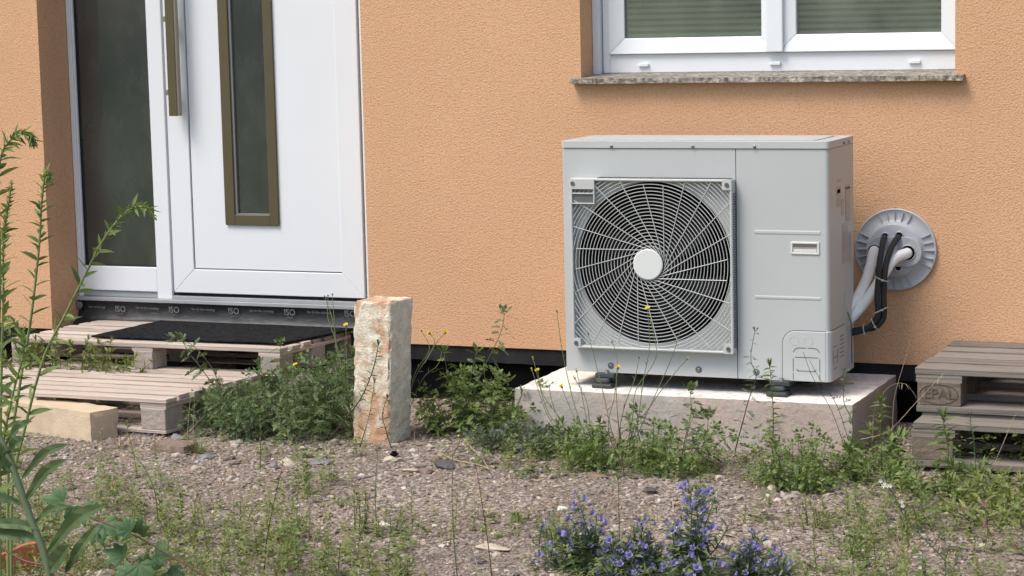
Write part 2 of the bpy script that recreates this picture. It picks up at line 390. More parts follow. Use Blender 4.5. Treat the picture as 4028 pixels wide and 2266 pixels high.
def ico(sub=1):
    bm = bmesh.new(); bmesh.ops.create_icosphere(bm, subdivisions=sub, radius=1)
    v = np.array([p.co[:] for p in bm.verts]); f = np.array([[q.index for q in p.verts] for p in bm.faces]); bm.free(); return v, f
def scatter_stones(name, n, smin, smax, region, sub=1, power=3, mat=None, dens=None):
    v, f = ico(sub); k = len(v); V = []; F = []
    cnt = 0
    while cnt < n:
        x = rng.uniform(region[0], region[1]); y = rng.uniform(region[2], region[3])
        if dens is not None and rng.random() > dens(x, y): continue
        s = smin + (smax-smin)*rng.random()**power
        sc = s*np.array([rng.uniform(.7, 1.3), rng.uniform(.6, 1.1), rng.uniform(.35, .7)])
        th = rng.uniform(0, 6.28); c, d = math.cos(th), math.sin(th)
        w = v*(1+rng.uniform(-.28, .28, (k, 1)))*sc
        tl = rng.uniform(-.35, .35)
        w = np.stack([w[:, 0]*c-w[:, 1]*d, w[:, 0]*d+w[:, 1]*c, w[:, 2]+tl*w[:, 0]], 1) + np.array([x, y, gz(x, y)+s*.12])
        V.append(w); F.append(f+cnt*k); cnt += 1
    V = np.concatenate(V); F = np.concatenate(F)
    me = bpy.data.meshes.new(name); me.from_pydata(V.tolist(), [], F.tolist()); me.materials.append(mat or M['gravel'])
    return link(name, me)
def gdens(x, y): return 1.0 if (y > -2.6 or noise.noise(Vector((x*1.3, y*1.3, 0))) > -.25) else .6
tag(scatter_stones('gravel', 30000, .0025, .0105, (-5.2, -.5, -2.9, .0), 1, 2.2, None, gdens), None, None, None, 'stuff')
tag(scatter_stones('coarse_gravel', 1500, .008, .021, (-5.2, -.5, -2.9, -.1), 1, 2.5, None, lambda x, y: .35+.65*(y > -1.4)), None, None, None, 'stuff')
def straw():
    mb = MB()
    for i in range(9000):
        x = rng.uniform(-5.2, -.5); y = rng.uniform(-2.9, -.05)
        if noise.noise(Vector((x*2.1, y*2.1, 5))) < rng.uniform(-.4, .35): continue
        th = rng.uniform(0, 6.28); L = rng.uniform(.008, .05); w = rng.uniform(.0006, .0016); z = gz(x, y)+rng.uniform(.002, .008)
        dx, dy = math.cos(th)*L, math.sin(th)*L; nx, ny = -math.sin(th)*w, math.cos(th)*w; dz = rng.uniform(-.002, .012)
        mx, my = x+dx*.5+nx*rng.uniform(-6, 6), y+dy*.5
        n = len(mb.v)
        mb.v += [(x-nx, y-ny, z), (x+nx, y+ny, z), (mx-nx, my-ny, z+dz*.7+.002), (mx+nx, my+ny, z+dz*.7+.002), (x+dx-nx, y+dy-ny, z+dz), (x+dx+nx, y+dy+ny, z+dz)]
        mb.f += [(n, n+1, n+3, n+2), (n+2, n+3, n+5, n+4)]
    tag(obj('straw_litter', mb, M['straw']), None, None, None, 'stuff')
straw()
exec_order = 'structure'

# ------------------------------------------------------------------ house
HX0, HX1, HZ0, HZ1, HD = -9.0, 3.6, .21, 5.4, 8.0
DX0, DX1, DZ1 = -5.315, -3.845, 2.55
WX0, WX1, WZ0, WZ1 = -2.947, -1.573, 1.225, 2.5
house = thing('house', 'orange rendered house wall with white door and window above a black plinth', 'house', (-2.7, 0, 0))
def build_house():
    mb = MB(); q = mb.quad
    xs = [HX0, DX0, DX1, WX0, WX1, HX1]
    def front(x0, x1, z0, z1): q((x0, 0, z0), (x1, 0, z0), (x1, 0, z1), (x0, 0, z1))
    front(HX0, DX0, HZ0, HZ1); front(DX0, DX1, DZ1, HZ1); front(DX1, WX0, HZ0, HZ1)
    front(WX0, WX1, HZ0, WZ0); front(WX0, WX1, WZ1, HZ1); front(WX1, HX1, HZ0, HZ1)
    d = .30
    q((DX0, 0, HZ0), (DX0, 0, DZ1), (DX0, d, DZ1), (DX0, d, HZ0)); q((DX1, 0, DZ1), (DX1, 0, HZ0), (DX1, d, HZ0), (DX1, d, DZ1))
    q((DX0, 0, DZ1), (DX1, 0, DZ1), (DX1, d, DZ1), (DX0, d, DZ1))
    q((WX0, 0, WZ0), (WX0, 0, WZ1), (WX0, d, WZ1), (WX0, d, WZ0)); q((WX1, 0, WZ1), (WX1, 0, WZ0), (WX1, d, WZ0), (WX1, d, WZ1))
    q((WX0, 0, WZ1), (WX1, 0, WZ1), (WX1, d, WZ1), (WX0, d, WZ1)); q((WX0, 0, WZ0), (WX1, 0, WZ0), (WX1, d, WZ0), (WX0, d, WZ0))
    for a, b in ((HX0, DX0), (DX1, HX1)): q((a, 0, HZ0), (b, 0, HZ0), (b, .12, HZ0), (a, .12, HZ0))
    q((HX0, 0, HZ0), (HX0, 0, HZ1), (HX0, HD, HZ1), (HX0, HD, HZ0)); q((HX1, 0, HZ0), (HX1, HD, HZ0), (HX1, HD, HZ1), (HX1, 0, HZ1))
    q((HX0, HD, HZ0), (HX0, HD, HZ1), (HX1, HD, HZ1), (HX1, HD, HZ0))
    obj('wall', mb, M['wall'], house)
    mb = MB()     # plinth below the render
    mb.box(HX0+.05, DX0-.002, .028, .4, -.3, .20); mb.box(DX1+.002, HX1-.05, .028, .4, -.3, .20)
    obj('foundation', mb, M['membrane'], house, label='black bitumen coated plinth below the render')
    mb = MB(); N_ = 200    # uneven lip of the plinth sheet just under the render
    for a, b in ((HX0+.05, DX0-.002), (DX1+.002, HX1-.05)):
        n0 = len(mb.v); n = int((b-a)/.03)
        for i in range(n+1):
            x = a+(b-a)*i/n; k = .010*noise.noise(Vector((x*3, 0, 0)))+.004*noise.noise(Vector((x*17, 0, 2)))
            mb.v += [(x, .008, .208), (x, .006, .150+k), (x, .027, .146+k)]
        for i in range(n):
            for j in range(2):
                p = n0+i*3+j; mb.f.append((p, p+1, p+4, p+3))
    obj('plinth_strip', mb, M['lip'], house)
    mb = MB()
    mb.quad((HX0-.5, -.55, HZ1-.02), (HX1+.5, -.55, HZ1-.02), (HX1+.5, HD/2, HZ1+3), (HX0-.5, HD/2, HZ1+3))
    mb.quad((HX0-.5, HD+.5, HZ1-.02), (HX0-.5, HD/2, HZ1+3), (HX1+.5, HD/2, HZ1+3), (HX1+.5, HD+.5, HZ1-.02))
    mb.quad((HX0-.5, -.55, HZ1-.04), (HX0-.5, HD+.5, HZ1-.04), (HX1+.5, HD+.5, HZ1-.04), (HX1+.5, -.55, HZ1-.04))
    obj('roof', mb, M['roof'], house)
    mb = MB(); mb.box(HX0+.3, HX1-.3, 3.0, 3.1, 0, 3.0); mb.box(HX0+.3, HX1-.3, .45, 3.0, 2.9, 2.95); mb.box(HX0+.3, HX1-.3, .45, 3.0, .1, .3)
    obj('room_interior', mb, M['room'], house)
build_house()

def fr(x0, x1, z0, z1, w, y0, y1, mb=None, top=True):    # rectangular frame profile butted at the corners
    mb = mb or MB()
    ws = w if isinstance(w, tuple) else (w, w, w, w)   # left, right, bottom, top
    mb.box(x0, x0+ws[0], y0, y1, z0, z1); mb.box(x1-ws[1], x1, y0, y1, z0, z1)
    mb.box(x0+ws[0], x1-ws[1], y0, y1, z0, z0+ws[2])
    if top: mb.box(x0+ws[0], x1-ws[1], y0, y1, z1-ws[3], z1)
    return mb
def mitre(x0, x1, z0, z1, w, y0, y1, mb=None, slope=0):   # mitred frame with chamfer towards the glass
    mb = mb or MB()
    o = [(x0, z0), (x1, z0), (x1, z1), (x0, z1)]; i_ = [(x0+w, z0+w), (x1-w, z0+w), (x1-w, z1-w), (x0+w, z1-w)]
    for k in range(4):
        a, b = o[k], o[(k+1) % 4]; c, d = i_[(k+1) % 4], i_[k]
        g = .0006
        n = len(mb.v)
        for (p, yy) in ((a, y0), (b, y0), (c, y0+slope), (d, y0+slope), (a, y1), (b, y1), (c, y1), (d, y1)): mb.v.append((p[0], yy, p[1]))
        for qf in ((0, 1, 2, 3), (7, 6, 5, 4), (0, 4, 5, 1), (1, 5, 6, 2), (2, 6, 7, 3), (3, 7, 4, 0)): mb.f.append(tuple(n+j for j in qf))
    return mb

def build_window():
    w = link('window', None, house); w.location = (0, 0, 0)
    w = bpy.data.objects['window']
    T = WZ1-.01
    bz = 1.236
    mb = fr(-2.914, WX1+.045, bz, T, (.028, .07, .069, .06), .145, .215); o = obj('window_frame', mb, M['white'], w, bevel=.003)
    mb = MB(); mb.box(-2.946, -2.917, .120, .20, bz-.004, T); obj('guide_rail', mb, M['white'], w, bevel=.002)
    mb = MB(); mb.box(-2.9165, -2.9145, .150, .20, bz, T); obj('rail_joint', mb, M['gasket'], w)
    for x0, x1 in ((-2.886, -2.245), (-2.236, -1.590)):
        obj('sash', mitre(x0, x1, 1.3055, T-.06, .058 if x0 < -2.5 else .062, .132, .19, slope=.012), M['white'], w, bevel=.0025)
        gx0, gx1 = x0+.057, x1-.057
        obj('sash_seal', mitre(x0+.0535, x1-.0535, 1.3035+.0535, T-.06-.0535, .006, .1495, .17), M['gasket'], w)
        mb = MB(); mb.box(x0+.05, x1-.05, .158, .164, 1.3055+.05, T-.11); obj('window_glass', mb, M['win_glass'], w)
    mb = MB(); mb.box(-2.280, -2.217, .119, .131, 1.306, T-.06); obj('meeting_strip', mb, M['white'], w, bevel=.004)
    for x in (-2.753, -2.251, -1.744):     # drain caps
        mb = MB(); pts = [(-.020, -.006), (.020, -.006), (.020, .006), (-.008, .007), (-.020, 0)]
        mb.prism(pts, .134, .146, lambda u, v, a, x=x: (x+u, a, 1.265+v)); obj('drain_cap', mb, M['white'], w, bevel=.002)
    mb = MB(); z = 1.30
    while z < T-.1:
        mb.box(-2.86, -1.60, .174, .1746, z, z+.0120, T=lambda p, z=z: (p[0], p[1]+(p[2]-z)*.35, p[2])); z += .0225
    obj('blind', mb, M['blind'], w, label='closed horizontal slat blind behind the window panes')
    mb = MB(); prof = []
    n = 150; x0, x1 = -2.978, -1.538
    for i in range(n+1):
        x = x0+(x1-x0)*i/n; k = .0022*noise.noise(Vector((x*40, 0, 0)))+.002*noise.noise(Vector((x*11, 3, 0)))
        mb.v += [(x, .150, 1.2065), (x, -.040+k, 1.2045+k*.8), (x, -.040+k*1.5, 1.2225), (x, .150, 1.236)]
    for i in range(n):
        for j in range(4):
            a, b = i*4+j, i*4+(j+1) % 4; mb.f.append((a, b, b+4, a+4))
    mb.f += [(3, 2, 1, 0), (n*4, n*4+1, n*4+2, n*4+3)]
    obj('window_sill', mb, M['granite'], w, label='speckled rough edged granite sill')
build_window()

def text_mesh(name, body, size, loc, mat, parent, rot=(R_(90), 0, 0), ext=.0004, sx=1.0, bold=0.0):
    cu = bpy.data.curves.new(name, 'FONT'); cu.body = body; cu.size = size; cu.extrude = ext; cu.align_x = 'CENTER'; cu.align_y = 'CENTER'; cu.offset = bold
    cu.resolution_u = 3
    t = bpy.data.objects.new(name, cu); COL.objects.link(t)
    bpy.context.view_layer.update()
    me = bpy.data.meshes.new_from_object(t.evaluated_get(bpy.context.evaluated_depsgraph_get()))
    bpy.data.objects.remove(t); bpy.data.curves.remove(cu)
    me.materials.clear(); me.materials.append(mat); me.name = name
    o = link(name, me, parent); o.location = Vector(loc) - wloc(parent); o.rotation_euler = rot; o.scale = (sx, 1, 1)
    return o

def build_door():
    d = link('door', None, house)
    Y = .2; T = DZ1-.01
    # fixed frame: left post, mullion, right post, bottom rails
    mb = MB(); mb.box(-5.313, -5.292, Y, Y+.08, .322, T); mb.box(-4.924, -4.853, Y-.004, Y+.08, .322, T); mb.box(-3.954, -3.80, Y, Y+.08, .322, T)
    mb.box(-5.292, -4.924, Y+.004, Y+.08, T-.06, T); mb.box(-4.853, -3.954, Y+.004, Y+.08, T-.06, T)
    obj('door_frame', mb, M['white'], d, bevel=.003)
    mb = MB(); mb.box(-5.2915, -4.9245, Y-.002, Y+.07, .350, .452)
    obj('sidelight_rail', mb, M['white'], d, bevel=.003)
    mb = MB(); mb.box(-5.291, -4.925, Y+.006, Y+.07, .3235, .348); obj('sidelight_base', mb, M['grey_pvc_sill'], d, bevel=.002)
    mb = MB(); mb.box(-5.291, -5.282, Y+.002, Y+.05, .454, T-.06); obj('sidelight_bead', mb, M['white'], d, bevel=.002)
    mb = MB(); mb.box(-5.2815, -5.276, Y+.012, Y+.05, .454, T-.06); mb.box(-5.276, -4.9245, Y+.012, Y+.05, .4525, .4565); mb.box(-4.929, -4.9245, Y+.012, Y+.05, .457, T-.06)
    obj('glass_seal', mb, M['black_seal'], d)
    mb = MB(); mb.box(-5.276, -4.9295, Y+.020, Y+.026, .457, T-.06); obj('sidelight_glass', mb, M['door_glass'], d)
    mb = MB(); mb.box(-5.29, -3.9, Y+.5, Y+.52, .33, T); obj('hall_curtain', mb, M['room'], d)
    # leaf
    lf = link('door_leaf', None, d)
    x0, x1, z0 = -4.841, -3.962, .352
    g = MB(); g.box(-4.8528, -4.8412, Y+.020, Y+.07, .335, T-.06); g.box(-3.9615, -3.9545, Y+.02, Y+.07, .335, T-.06)
    obj('leaf_gap', g, M['gasket'], d)
    parts = mitre(x0, x1, z0, T-.064, .098, Y-.006, Y+.05)
    o = obj('leaf_frame', parts, M['white'], d, bevel=.0025)
    mb = MB(); mb.box(x0+.1035, -4.5825, Y-.001, Y+.03, z0+.1035, T-.17); mb.box(-4.3365, x1-.012, Y-.001, Y+.03, z0+.1035, T-.17); mb.box(-4.5825, -4.3365, Y-.001, Y+.03, z0+.1035, .6365)
    # one overlapping flat panel, in three pieces around the glass insert
    obj('leaf_panel', mb, M['white'], d)
    mb = fr(x0+.0985, x1-.0975, z0+.0985, T-.163, .0048, Y+.004, Y+.03); obj('panel_groove', mb, M['gasket'], d)
    mb = fr(-4.5825, -4.3365, .6365, T-.25, (.045, .040, .042, .04), Y-.012, Y+.02); obj('glass_surround', mb, M['bronze'], d, bevel=.002)
    mb = fr(-4.5375, -4.3765, .6785, T-.29, (.010, .004, .005, .004), Y-.004, Y+.02); obj('surround_bead', mb, M['gasket'], d)
    mb = MB(); mb.box(-4.5275, -4.3805, Y+.006, Y+.012, .6835, T-.294); obj('door_glass', mb, M['door_glass'], d)
    mb = MB(); mb.box(-4.792, -4.752, Y-.070, Y-.048, 1.082, 2.35); hb = obj('door_handle', mb, M['bronze'], d, bevel=.002)
    mb = MB(); mb.box(-4.7515, -4.7435, Y-.068, Y-.048, 1.083, 2.349); obj('handle_edge', mb, M['steel'], d)
    for z in (1.178, 1.474, 2.2):
        mb = MB(); mb.box(-4.812, -4.786, Y-.056, Y-.0065, z-.012, z+.012); obj('handle_bracket', mb, M['steel'], d, bevel=.003)
    mb = MB(); pts = []
    for k in range(16):
        th = 2*math.pi*k/16; cx = .011; cz = .022
        pts.append((.004*(1 if math.cos(th) > 0 else -1)+.009*math.cos(th), cz*(1 if math.sin(th) > 0 else -1)+.010*math.sin(th)))
    mb.prism(pts, Y-.016, Y-.0065, lambda u, v, a: (-4.806+u, a, 1.255+v)); obj('lock_plate', mb, M['bronze'], d, bevel=.001)
    mb = MB(); mb.lathe([(.0062, 0), (.0062, .0022)], 14, lambda x, y, a: (-4.809+x, Y-.0162-a, 1.264+y)); mb.box(-4.812, -4.806, Y-.0185, Y-.0162, 1.243, 1.26)
    obj('lock_cylinder', mb, M['fan_blade'], d)
    # threshold
    mb = MB(); mb.box(-4.852, -3.80, Y+.012, Y+.06, .3375, .3505); obj('threshold_gap', mb, M['black_seal'], d)
    mb = MB(); mb.box(-5.314, -3.80, Y-.022, Y+.08, .3075, .3225); mb.box(-4.852, -3.80, Y-.010, Y+.08, .3225, .3375); obj('threshold', mb, M['grey_pvc_sill'], d, bevel=.002)
    # foil below the threshold
    mb = MB(); n = 90; rows = [(.3075, .000), (.285, .004), (.262, .002), (.243, -.004), (.230, -.012), (.222, -.030), (.215, -.045), (.10, -.05), (-.05, -.05)]
    for i in range(n+1):
        x = -5.314+(1.514)*i/n
        for j, (z, dy) in enumerate(rows):
            wv = .005*noise.noise(Vector((x*4, z*14, 0)))+.003*noise.noise(Vector((x*13, z*9, 5)))
            mb.v.append((x, Y-.008+dy+wv*(1 if j else .2), z+(.004*noise.noise(Vector((x*5, 0, z*3))) if 0 < j < 7 else 0)))
    k = len(rows)
    for i in range(n):
        for j in range(k-1):
            a = i*k+j; mb.f.append((a, a+1, a+k+1, a+k))
    foil = obj('sealing_foil', mb, M['foil'], d, smooth=True, label='black sealing foil with faded white lettering under the door')
    mb = MB(); pts = [(-5.312, .302), (-5.286, .300), (-5.281, .283), (-5.292, .270), (-5.310, .272)]
    mb.prism(pts, Y-.024, Y-.021, lambda u, v, a: (u, a, v)); obj('foil_patch', mb, M['foil_print'], foil)
    # lettering
    for px, t in ((302, 1), (437, 1), (587, .5), (728, .6), (880, .9)):
        p = at(px, 779 if px < 350 else 781 + (px-437)*.022, Y-.020)
        text_mesh('lettering', 'ISO', .036, (p.x, Y-.018, p.z+.001), M['foil_print'], foil, sx=.95, bold=.0003)
        text_mesh('lettering', 'CHEMIE', .009, (p.x, Y-.018, p.z-.019), M['foil_print'], foil, sx=.95)
    for px, s in ((243, 'blue technology'), (370, 'Use the blue technology'), (511, 'Use the blue technology'), (658, 'Use the blue technology'), (803, 'Use the blue technology')):
        p = at(px, 772 + (px-243)*.026, Y-.020)
        text_mesh('lettering', s, .0142, (p.x, Y-.018, p.z), M['foil_print'], foil, sx=.80 if px > 300 else .9)
    bpy.data.objects.remove(lf)
build_door()

# ------------------------------------------------------------------ concrete pad, outdoor unit
def rough_box(x0, x1, y0, y1, z0, z1, step, amp, fr_=30, seed=0, chip=0.0):
    bm = bmesh.new(); bmesh.ops.create_cube(bm, size=1)
    for v in bm.verts: v.co = Vector((x0+(v.co.x+.5)*(x1-x0), y0+(v.co.y+.5)*(y1-y0), z0+(v.co.z+.5)*(z1-z0)))
    for ax, lo, hi in ((0, x0, x1), (1, y0, y1), (2, z0, z1)):
        n = max(1, int((hi-lo)/step))
        for i in range(1, n):
            co = [0, 0, 0]; co[ax] = lo+(hi-lo)*i/n; no = [0, 0, 0]; no[ax] = 1
            bmesh.ops.bisect_plane(bm, geom=bm.verts[:]+bm.edges[:]+bm.faces[:], plane_co=co, plane_no=no)
    c = Vector(((x0+x1)/2, (y0+y1)/2, (z0+z1)/2))
    for v in bm.verts:
        n = noise.noise_vector(v.co*fr_+Vector((seed, seed, 0)))*amp + noise.noise_vector(v.co*fr_*.3+Vector((seed, 1, 0)))*amp
        e = sum(1 for a, lo, hi in ((v.co.x, x0, x1), (v.co.y, y0, y1), (v.co.z, z0, z1)) if min(abs(a-lo), abs(a-hi)) < 1e-5)
        if e >= 2:
            k = chip*max(0, noise.noise(v.co*fr_*.8+Vector((9, seed, 0)))+.15)+amp*.8
            n += (c-v.co).normalized()*k*(1.4 if e == 3 else 1)
        v.co += n
    mb = MB(); bm.verts.index_update(); mb.v = [tuple(v.co) for v in bm.verts]; mb.f = [tuple(v.index for v in f.verts) for f in bm.faces]; bm.free(); return mb
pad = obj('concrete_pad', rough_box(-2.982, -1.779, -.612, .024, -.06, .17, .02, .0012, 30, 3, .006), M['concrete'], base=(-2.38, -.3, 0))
tag(pad, 'pale grey concrete slab under the outdoor unit, with a sandy top painted brightly lit', 'concrete slab')

UX0, UX1, UY0, UY1, UZ0, UZ1 = -2.829, -1.884, -.50, -.18, .222, 1.026
unit = thing('heat_pump', 'light grey outdoor heat pump with one large fan grille standing on concrete slab', 'heat pump', (-2.36, -.34, .17))
def rr(x0, x1, z0, z1, r, n=5, corners=(1, 1, 1, 1)):   # rounded rectangle; corners bl, br, tr, tl
    pts = []
    for (cx, cz, a0, on) in ((x0, z0, 180, corners[0]), (x1, z0, 270, corners[1]), (x1, z1, 0, corners[2]), (x0, z1, 90, corners[3])):
        if not on: pts.append((cx, cz)); continue
        ox = cx+r if cx == x0 else cx-r; oz = cz+r if cz == z0 else cz-r
        for k in range(n+1):
            t = R_(a0+90*k/n); pts.append((ox+r*math.cos(t), oz+r*math.sin(t)))
    return pts
FX = lambda u, v, a: (u, a, v)
CX, CZ = -2.498, .608
def build_unit():
    lidz = 1.001; sx = -2.204
    # casing: left front panel with a round opening, right front panel, sides, back
    mb = MB(); n = 64; RO = .279
    def hole_panel(x0, x1, z0, z1, y):
        # quads between circle and rectangle
        pr = []
        for k in range(n):
            th = 2*math.pi*k/n; c, s = math.cos(th), math.sin(th)
            t = min((x1-CX)/c if c > 1e-6 else 1e9, (x0-CX)/c if c < -1e-6 else 1e9, (z1-CZ)/s if s > 1e-6 else 1e9, (z0-CZ)/s if s < -1e-6 else 1e9)
            pr.append(((CX+RO*c, CZ+RO*s), (CX+t*c, CZ+t*s)))
        for k in range(n):
            (a, A), (b, B) = pr[k], pr[(k+1) % n]
            mb.quad((a[0], y, a[1]), (A[0], y, A[1]), (B[0], y, B[1]), (b[0], y, b[1]))
            mb.quad((a[0], y, a[1]), (b[0], y, b[1]), (b[0], y+.05, b[1]), (a[0], y+.05, a[1]))
        for (cx, cz) in ((x0, z0), (x1, z0), (x1, z1), (x0, z1)):
            th = math.atan2(cz-CZ, cx-CX) % (2*math.pi); k = int(th/(2*math.pi)*n) % n
            A, B = pr[k][1], pr[(k+1) % n][1]; mb.tri((A[0], y, A[1]), (cx, y, cz), (B[0], y, B[1]))
    hole_panel(UX0+.004, sx-.0012, UZ0, lidz-.0015, UY0)
    mb.quad((UX0+.004, UY0, UZ0), (UX0+.004, UY0, lidz-.0015), (UX0, UY0+.004, lidz-.0015), (UX0, UY0+.004, UZ0))
    mb.quad((UX0, UY0+.004, UZ0), (UX0, UY0+.004, lidz-.0015), (UX0, UY1, lidz-.0015), (UX0, UY1, UZ0))
    obj('fan_panel', mb, M['unit'], unit)
    mb = MB(); r = .016; pts = [(sx+.0012, UY0+.03), (sx+.0012, UY0)]
    for k in range(7):
        t = R_(-90+90*k/6); pts.append((UX1-r+r*math.cos(t), UY0+r+r*math.sin(t)))
    pts += [(UX1, UY0+.205), (UX1-.01, UY0+.205)]
    mb.prism(pts, UZ0, lidz-.0015, lambda u, v, a: (u, v, a)); obj('service_panel', mb, M['unit'], unit, smooth=False)
    mb = MB(); mb.box(UX1-.03, UX1-.0005, UY0+.207, UY1, UZ0, lidz-.0015); obj('rear_panel', mb, M['unit'], unit)
    mb = MB(); mb.box(UX0+.003, UX1-.003, UY1-.01, UY1-.001, UZ0+.002, lidz-.003); mb.box(UX0+.003, UX1-.003, UY0+.006, UY1-.012, UZ0, UZ0+.006)
    mb.box(sx-.02, sx-.012, UY0+.01, UY1-.012, UZ0+.01, lidz-.01); mb.box(UX0+.004, UX0+.01, UY0+.006, UY1-.012, UZ0+.01, lidz-.01)
    obj('inner_casing', mb, M['dark_in'], unit)
    mb = MB(); mb.prism(rr(UX0-.004, UX1+.003, UY0-.004, UY1+.002, .016, 4), lidz, 1.026, lambda u, v, a: (u, v, a))
    mb.prism(rr(UX0+.05, UX1-.05, UY0+.04, UY1-.04, .02, 4), 1.0262, 1.029, lambda u, v, a: (u, v, a))
    obj('lid', mb, M['unit'], unit, bevel=.003)
    # bell mouth ring, fan hub and blades
    mb = MB(); mb.lathe([(RO-.002, -.002), (RO-.004, .06), (RO-.012, .14)], 64, lambda x, y, a: (CX+x, UY0+a, CZ+y), close=False); obj('bell_mouth', mb, M['fan_blade'], unit, smooth=True)
    mb = MB(); mb.lathe([(.06, .03), (.07, .05), (.07, .12)], 24, lambda x, y, a: (CX+x, UY0+a, CZ+y))
    for b in range(3):
        for i in range(9):
            for j in range(5):
                def P_(i, j):
                    th = b*2.0944+.2+i*.16+j*.09; rad = .065+j*.0375; return (CX+rad*math.cos(th), UY0+.05+.008*i+.002*j, CZ+rad*math.sin(th))
                if i < 8 and j < 4: mb.quad(P_(i, j), P_(i+1, j), P_(i+1, j+1), P_(i, j+1))
    obj('fan', mb, M['fan_blade'], unit)
    # grille
    GX0, GX1, GZ0, GZ1 = -2.789, -2.206, .310, .900; GY = -.540
    gr = obj('fan_grille', fr(GX0, GX1, GZ0, GZ1, .0095, GY, UY0-.001), M['grille'], unit, bevel=.004, label='square guard of fine rings and curved spokes over the fan')
    mb = MB()
    def clip(pts):   # split polyline by the frame
        out, cur = [], []
        for x, z in pts:
            if GX0+.006 < x < GX1-.006 and GZ0+.006 < z < GZ1-.006: cur.append((x, GY+.006, z))
            else:
                if len(cur) > 1: out.append(cur)
                cur = []
        if len(cur) > 1: out.append(cur)
        return out
    rad = .062; k = 0
    while rad < .41:
        N_ = 128; pts = [(CX+rad*math.cos(2*math.pi*i/N_+.785), CZ+rad*math.sin(2*math.pi*i/N_+.785)) for i in range(N_+1)]
        for c in clip(pts): mb.tube(c, .00145, 5, caps=False)
        rad += .01175
    obj('ring_wires', mb, M['grille'], gr)
    mb = MB(); ns = 24
    for s in range(ns):
        a0 = 2*math.pi*s/ns; pts = []
        for i in range(40):
            t = i/39; rad = .050+t*t*.38; th = a0 + math.acos(min(1, .0485/rad))   # straight lines leaving the hub as tangents
            pts.append((CX+rad*math.cos(th), CZ+rad*math.sin(th)))
        for c in clip(pts): mb.tube([(p[0], p[1]-.0025, p[2]) for p in c], .00155, 5, caps=False)
    obj('spokes', mb, M['grille'], gr)
    mb = MB(); mb.lathe([(.052, .012), (.053, .002), (.050, 0)], 40, lambda x, y, a: (CX-.008+x, GY-.004+a, CZ+y)); obj('centre_disc', mb, M['unit_light'], gr)
    # rib pattern along the grille's rim
    mb = MB()
    for i in range(62):
        x = GX0+.10+i*.0077; mb.box(x, x+.0035, GY+.010, UY0-.001, GZ1+.0002, GZ1+.0026)
        z = GZ0+.02+i*.0085; mb.box(GX1+.0002, GX1+.0024, GY+.008, UY0-.001, z, z+.004)
    obj('rim_ribs', mb, M['shroud'], gr)
    # badge plate (blank) with recess at the upper left corner
    mb = MB(); mb.box(GX0+.006, GX0+.093, GY-.003, GY+.006, .862, GZ1-.002); mb.box(GX0+.006, GX0+.093, GY-.003, GY+.006, .8115, .8155)
    mb.box(GX0+.006, GX0+.011, GY-.003, GY+.006, .8155, .862); mb.box(GX0+.0885, GX0+.093, GY-.003, GY+.006, .8155, .862); mb.box(GX0+.011, GX0+.0885, GY-.002, GY+.006, .8455, .850)
    obj('corner_plate', mb, M['grille'], gr, bevel=.0015)
    mb = MB(); mb.box(GX0+.011, GX0+.0885, GY+.003, GY+.006, .8157, .8455); obj('plate_recess', mb, M['shroud'], gr)
    for (x, z, big) in ((GX0+.014, GZ1-.018, 0), (GX1-.017, GZ1-.018, 1), (GX0+.016, GZ0+.018, 1), (GX1-.017, GZ0+.018, 1)):
        if big: mb = MB(); mb.prism(rr(x-.017, x+.016, z-.017, z+.017, .004, 3), GY-.002, GY+.006, FX); obj('corner_lug', mb, M['grille'], gr)
        mb = MB(); mb.lathe([(.0075, 0), (.0075, .0025)], 14, lambda X, Z, a, x=x, z=z: (x+X, GY-.0055+a, z+Z)); obj('screw', mb, M['screwhole'], gr)
    # screws of the casing
    for x in (-2.645, -2.353, -2.137):
        mb = MB(); mb.lathe([(.0055, .004), (.0055, .0005), (.003, -.0008)], 12, lambda X, Z, a, x=x: (x+X, UY0-.0075+a, 1.008+Z)); obj('lid_screw', mb, M['screw'], unit)
    for y in (UY0+.18, UY0+.245):
        mb = MB(); mb.lathe([(.0055, .004), (.0055, 0)], 12, lambda X, Z, a, y=y: (UX1+.007-a, y+X, 1.010+Z)); obj('lid_screw', mb, M['screw'], unit)
    for x in (-2.662, -2.343, -2.139):
        mb = MB(); mb.lathe([(.012, .0004), (.0105, -.0006)], 20, lambda X, Z, a, x=x: (x+X, UY0+a-.0006, .246+Z)); obj('screw_dimple', mb, M['shroud'], unit)
        mb = MB(); mb.lathe([(.006, .002), (.006, -.0015), (.003, -.003)], 12, lambda X, Z, a, x=x: (x+X, UY0-.001+a, .246+Z)); obj('base_screw', mb, M['screw'], unit)
    # pressed bars of the service panel (a shallow raised strip)
    for z0, z1 in ((.7145, .7295), (.4960, .5090)):
        mb = MB(); n0 = 0; a, b = -2.142, -1.913; y = UY0
        P0 = [(a, z0), (b, z0), (b, z1), (a, z1)]; P1 = [(a+.003, z0+.004), (b-.003, z0+.004), (b-.003, z1-.004), (a+.003, z1-.004)]
        for i in range(4):
            j = (i+1) % 4; mb.quad((P0[i][0], y-.0003, P0[i][1]), (P0[j][0], y-.0003, P0[j][1]), (P1[j][0], y-.0016, P1[j][1]), (P1[i][0], y-.0016, P1[i][1]))
        mb.quad(*[(p[0], y-.0016, p[1]) for p in P1]); obj('pressed_strip', mb, M['unit'], unit)
    # recessed grip
    gx0, gx1, gz0, gz1 = -2.016, -1.918, .650, .692
    g = obj('hand_grip', mitre(gx0, gx1, gz0, gz1, .007, UY0-.004, UY0+.001), M['grip'], unit, bevel=.0015)
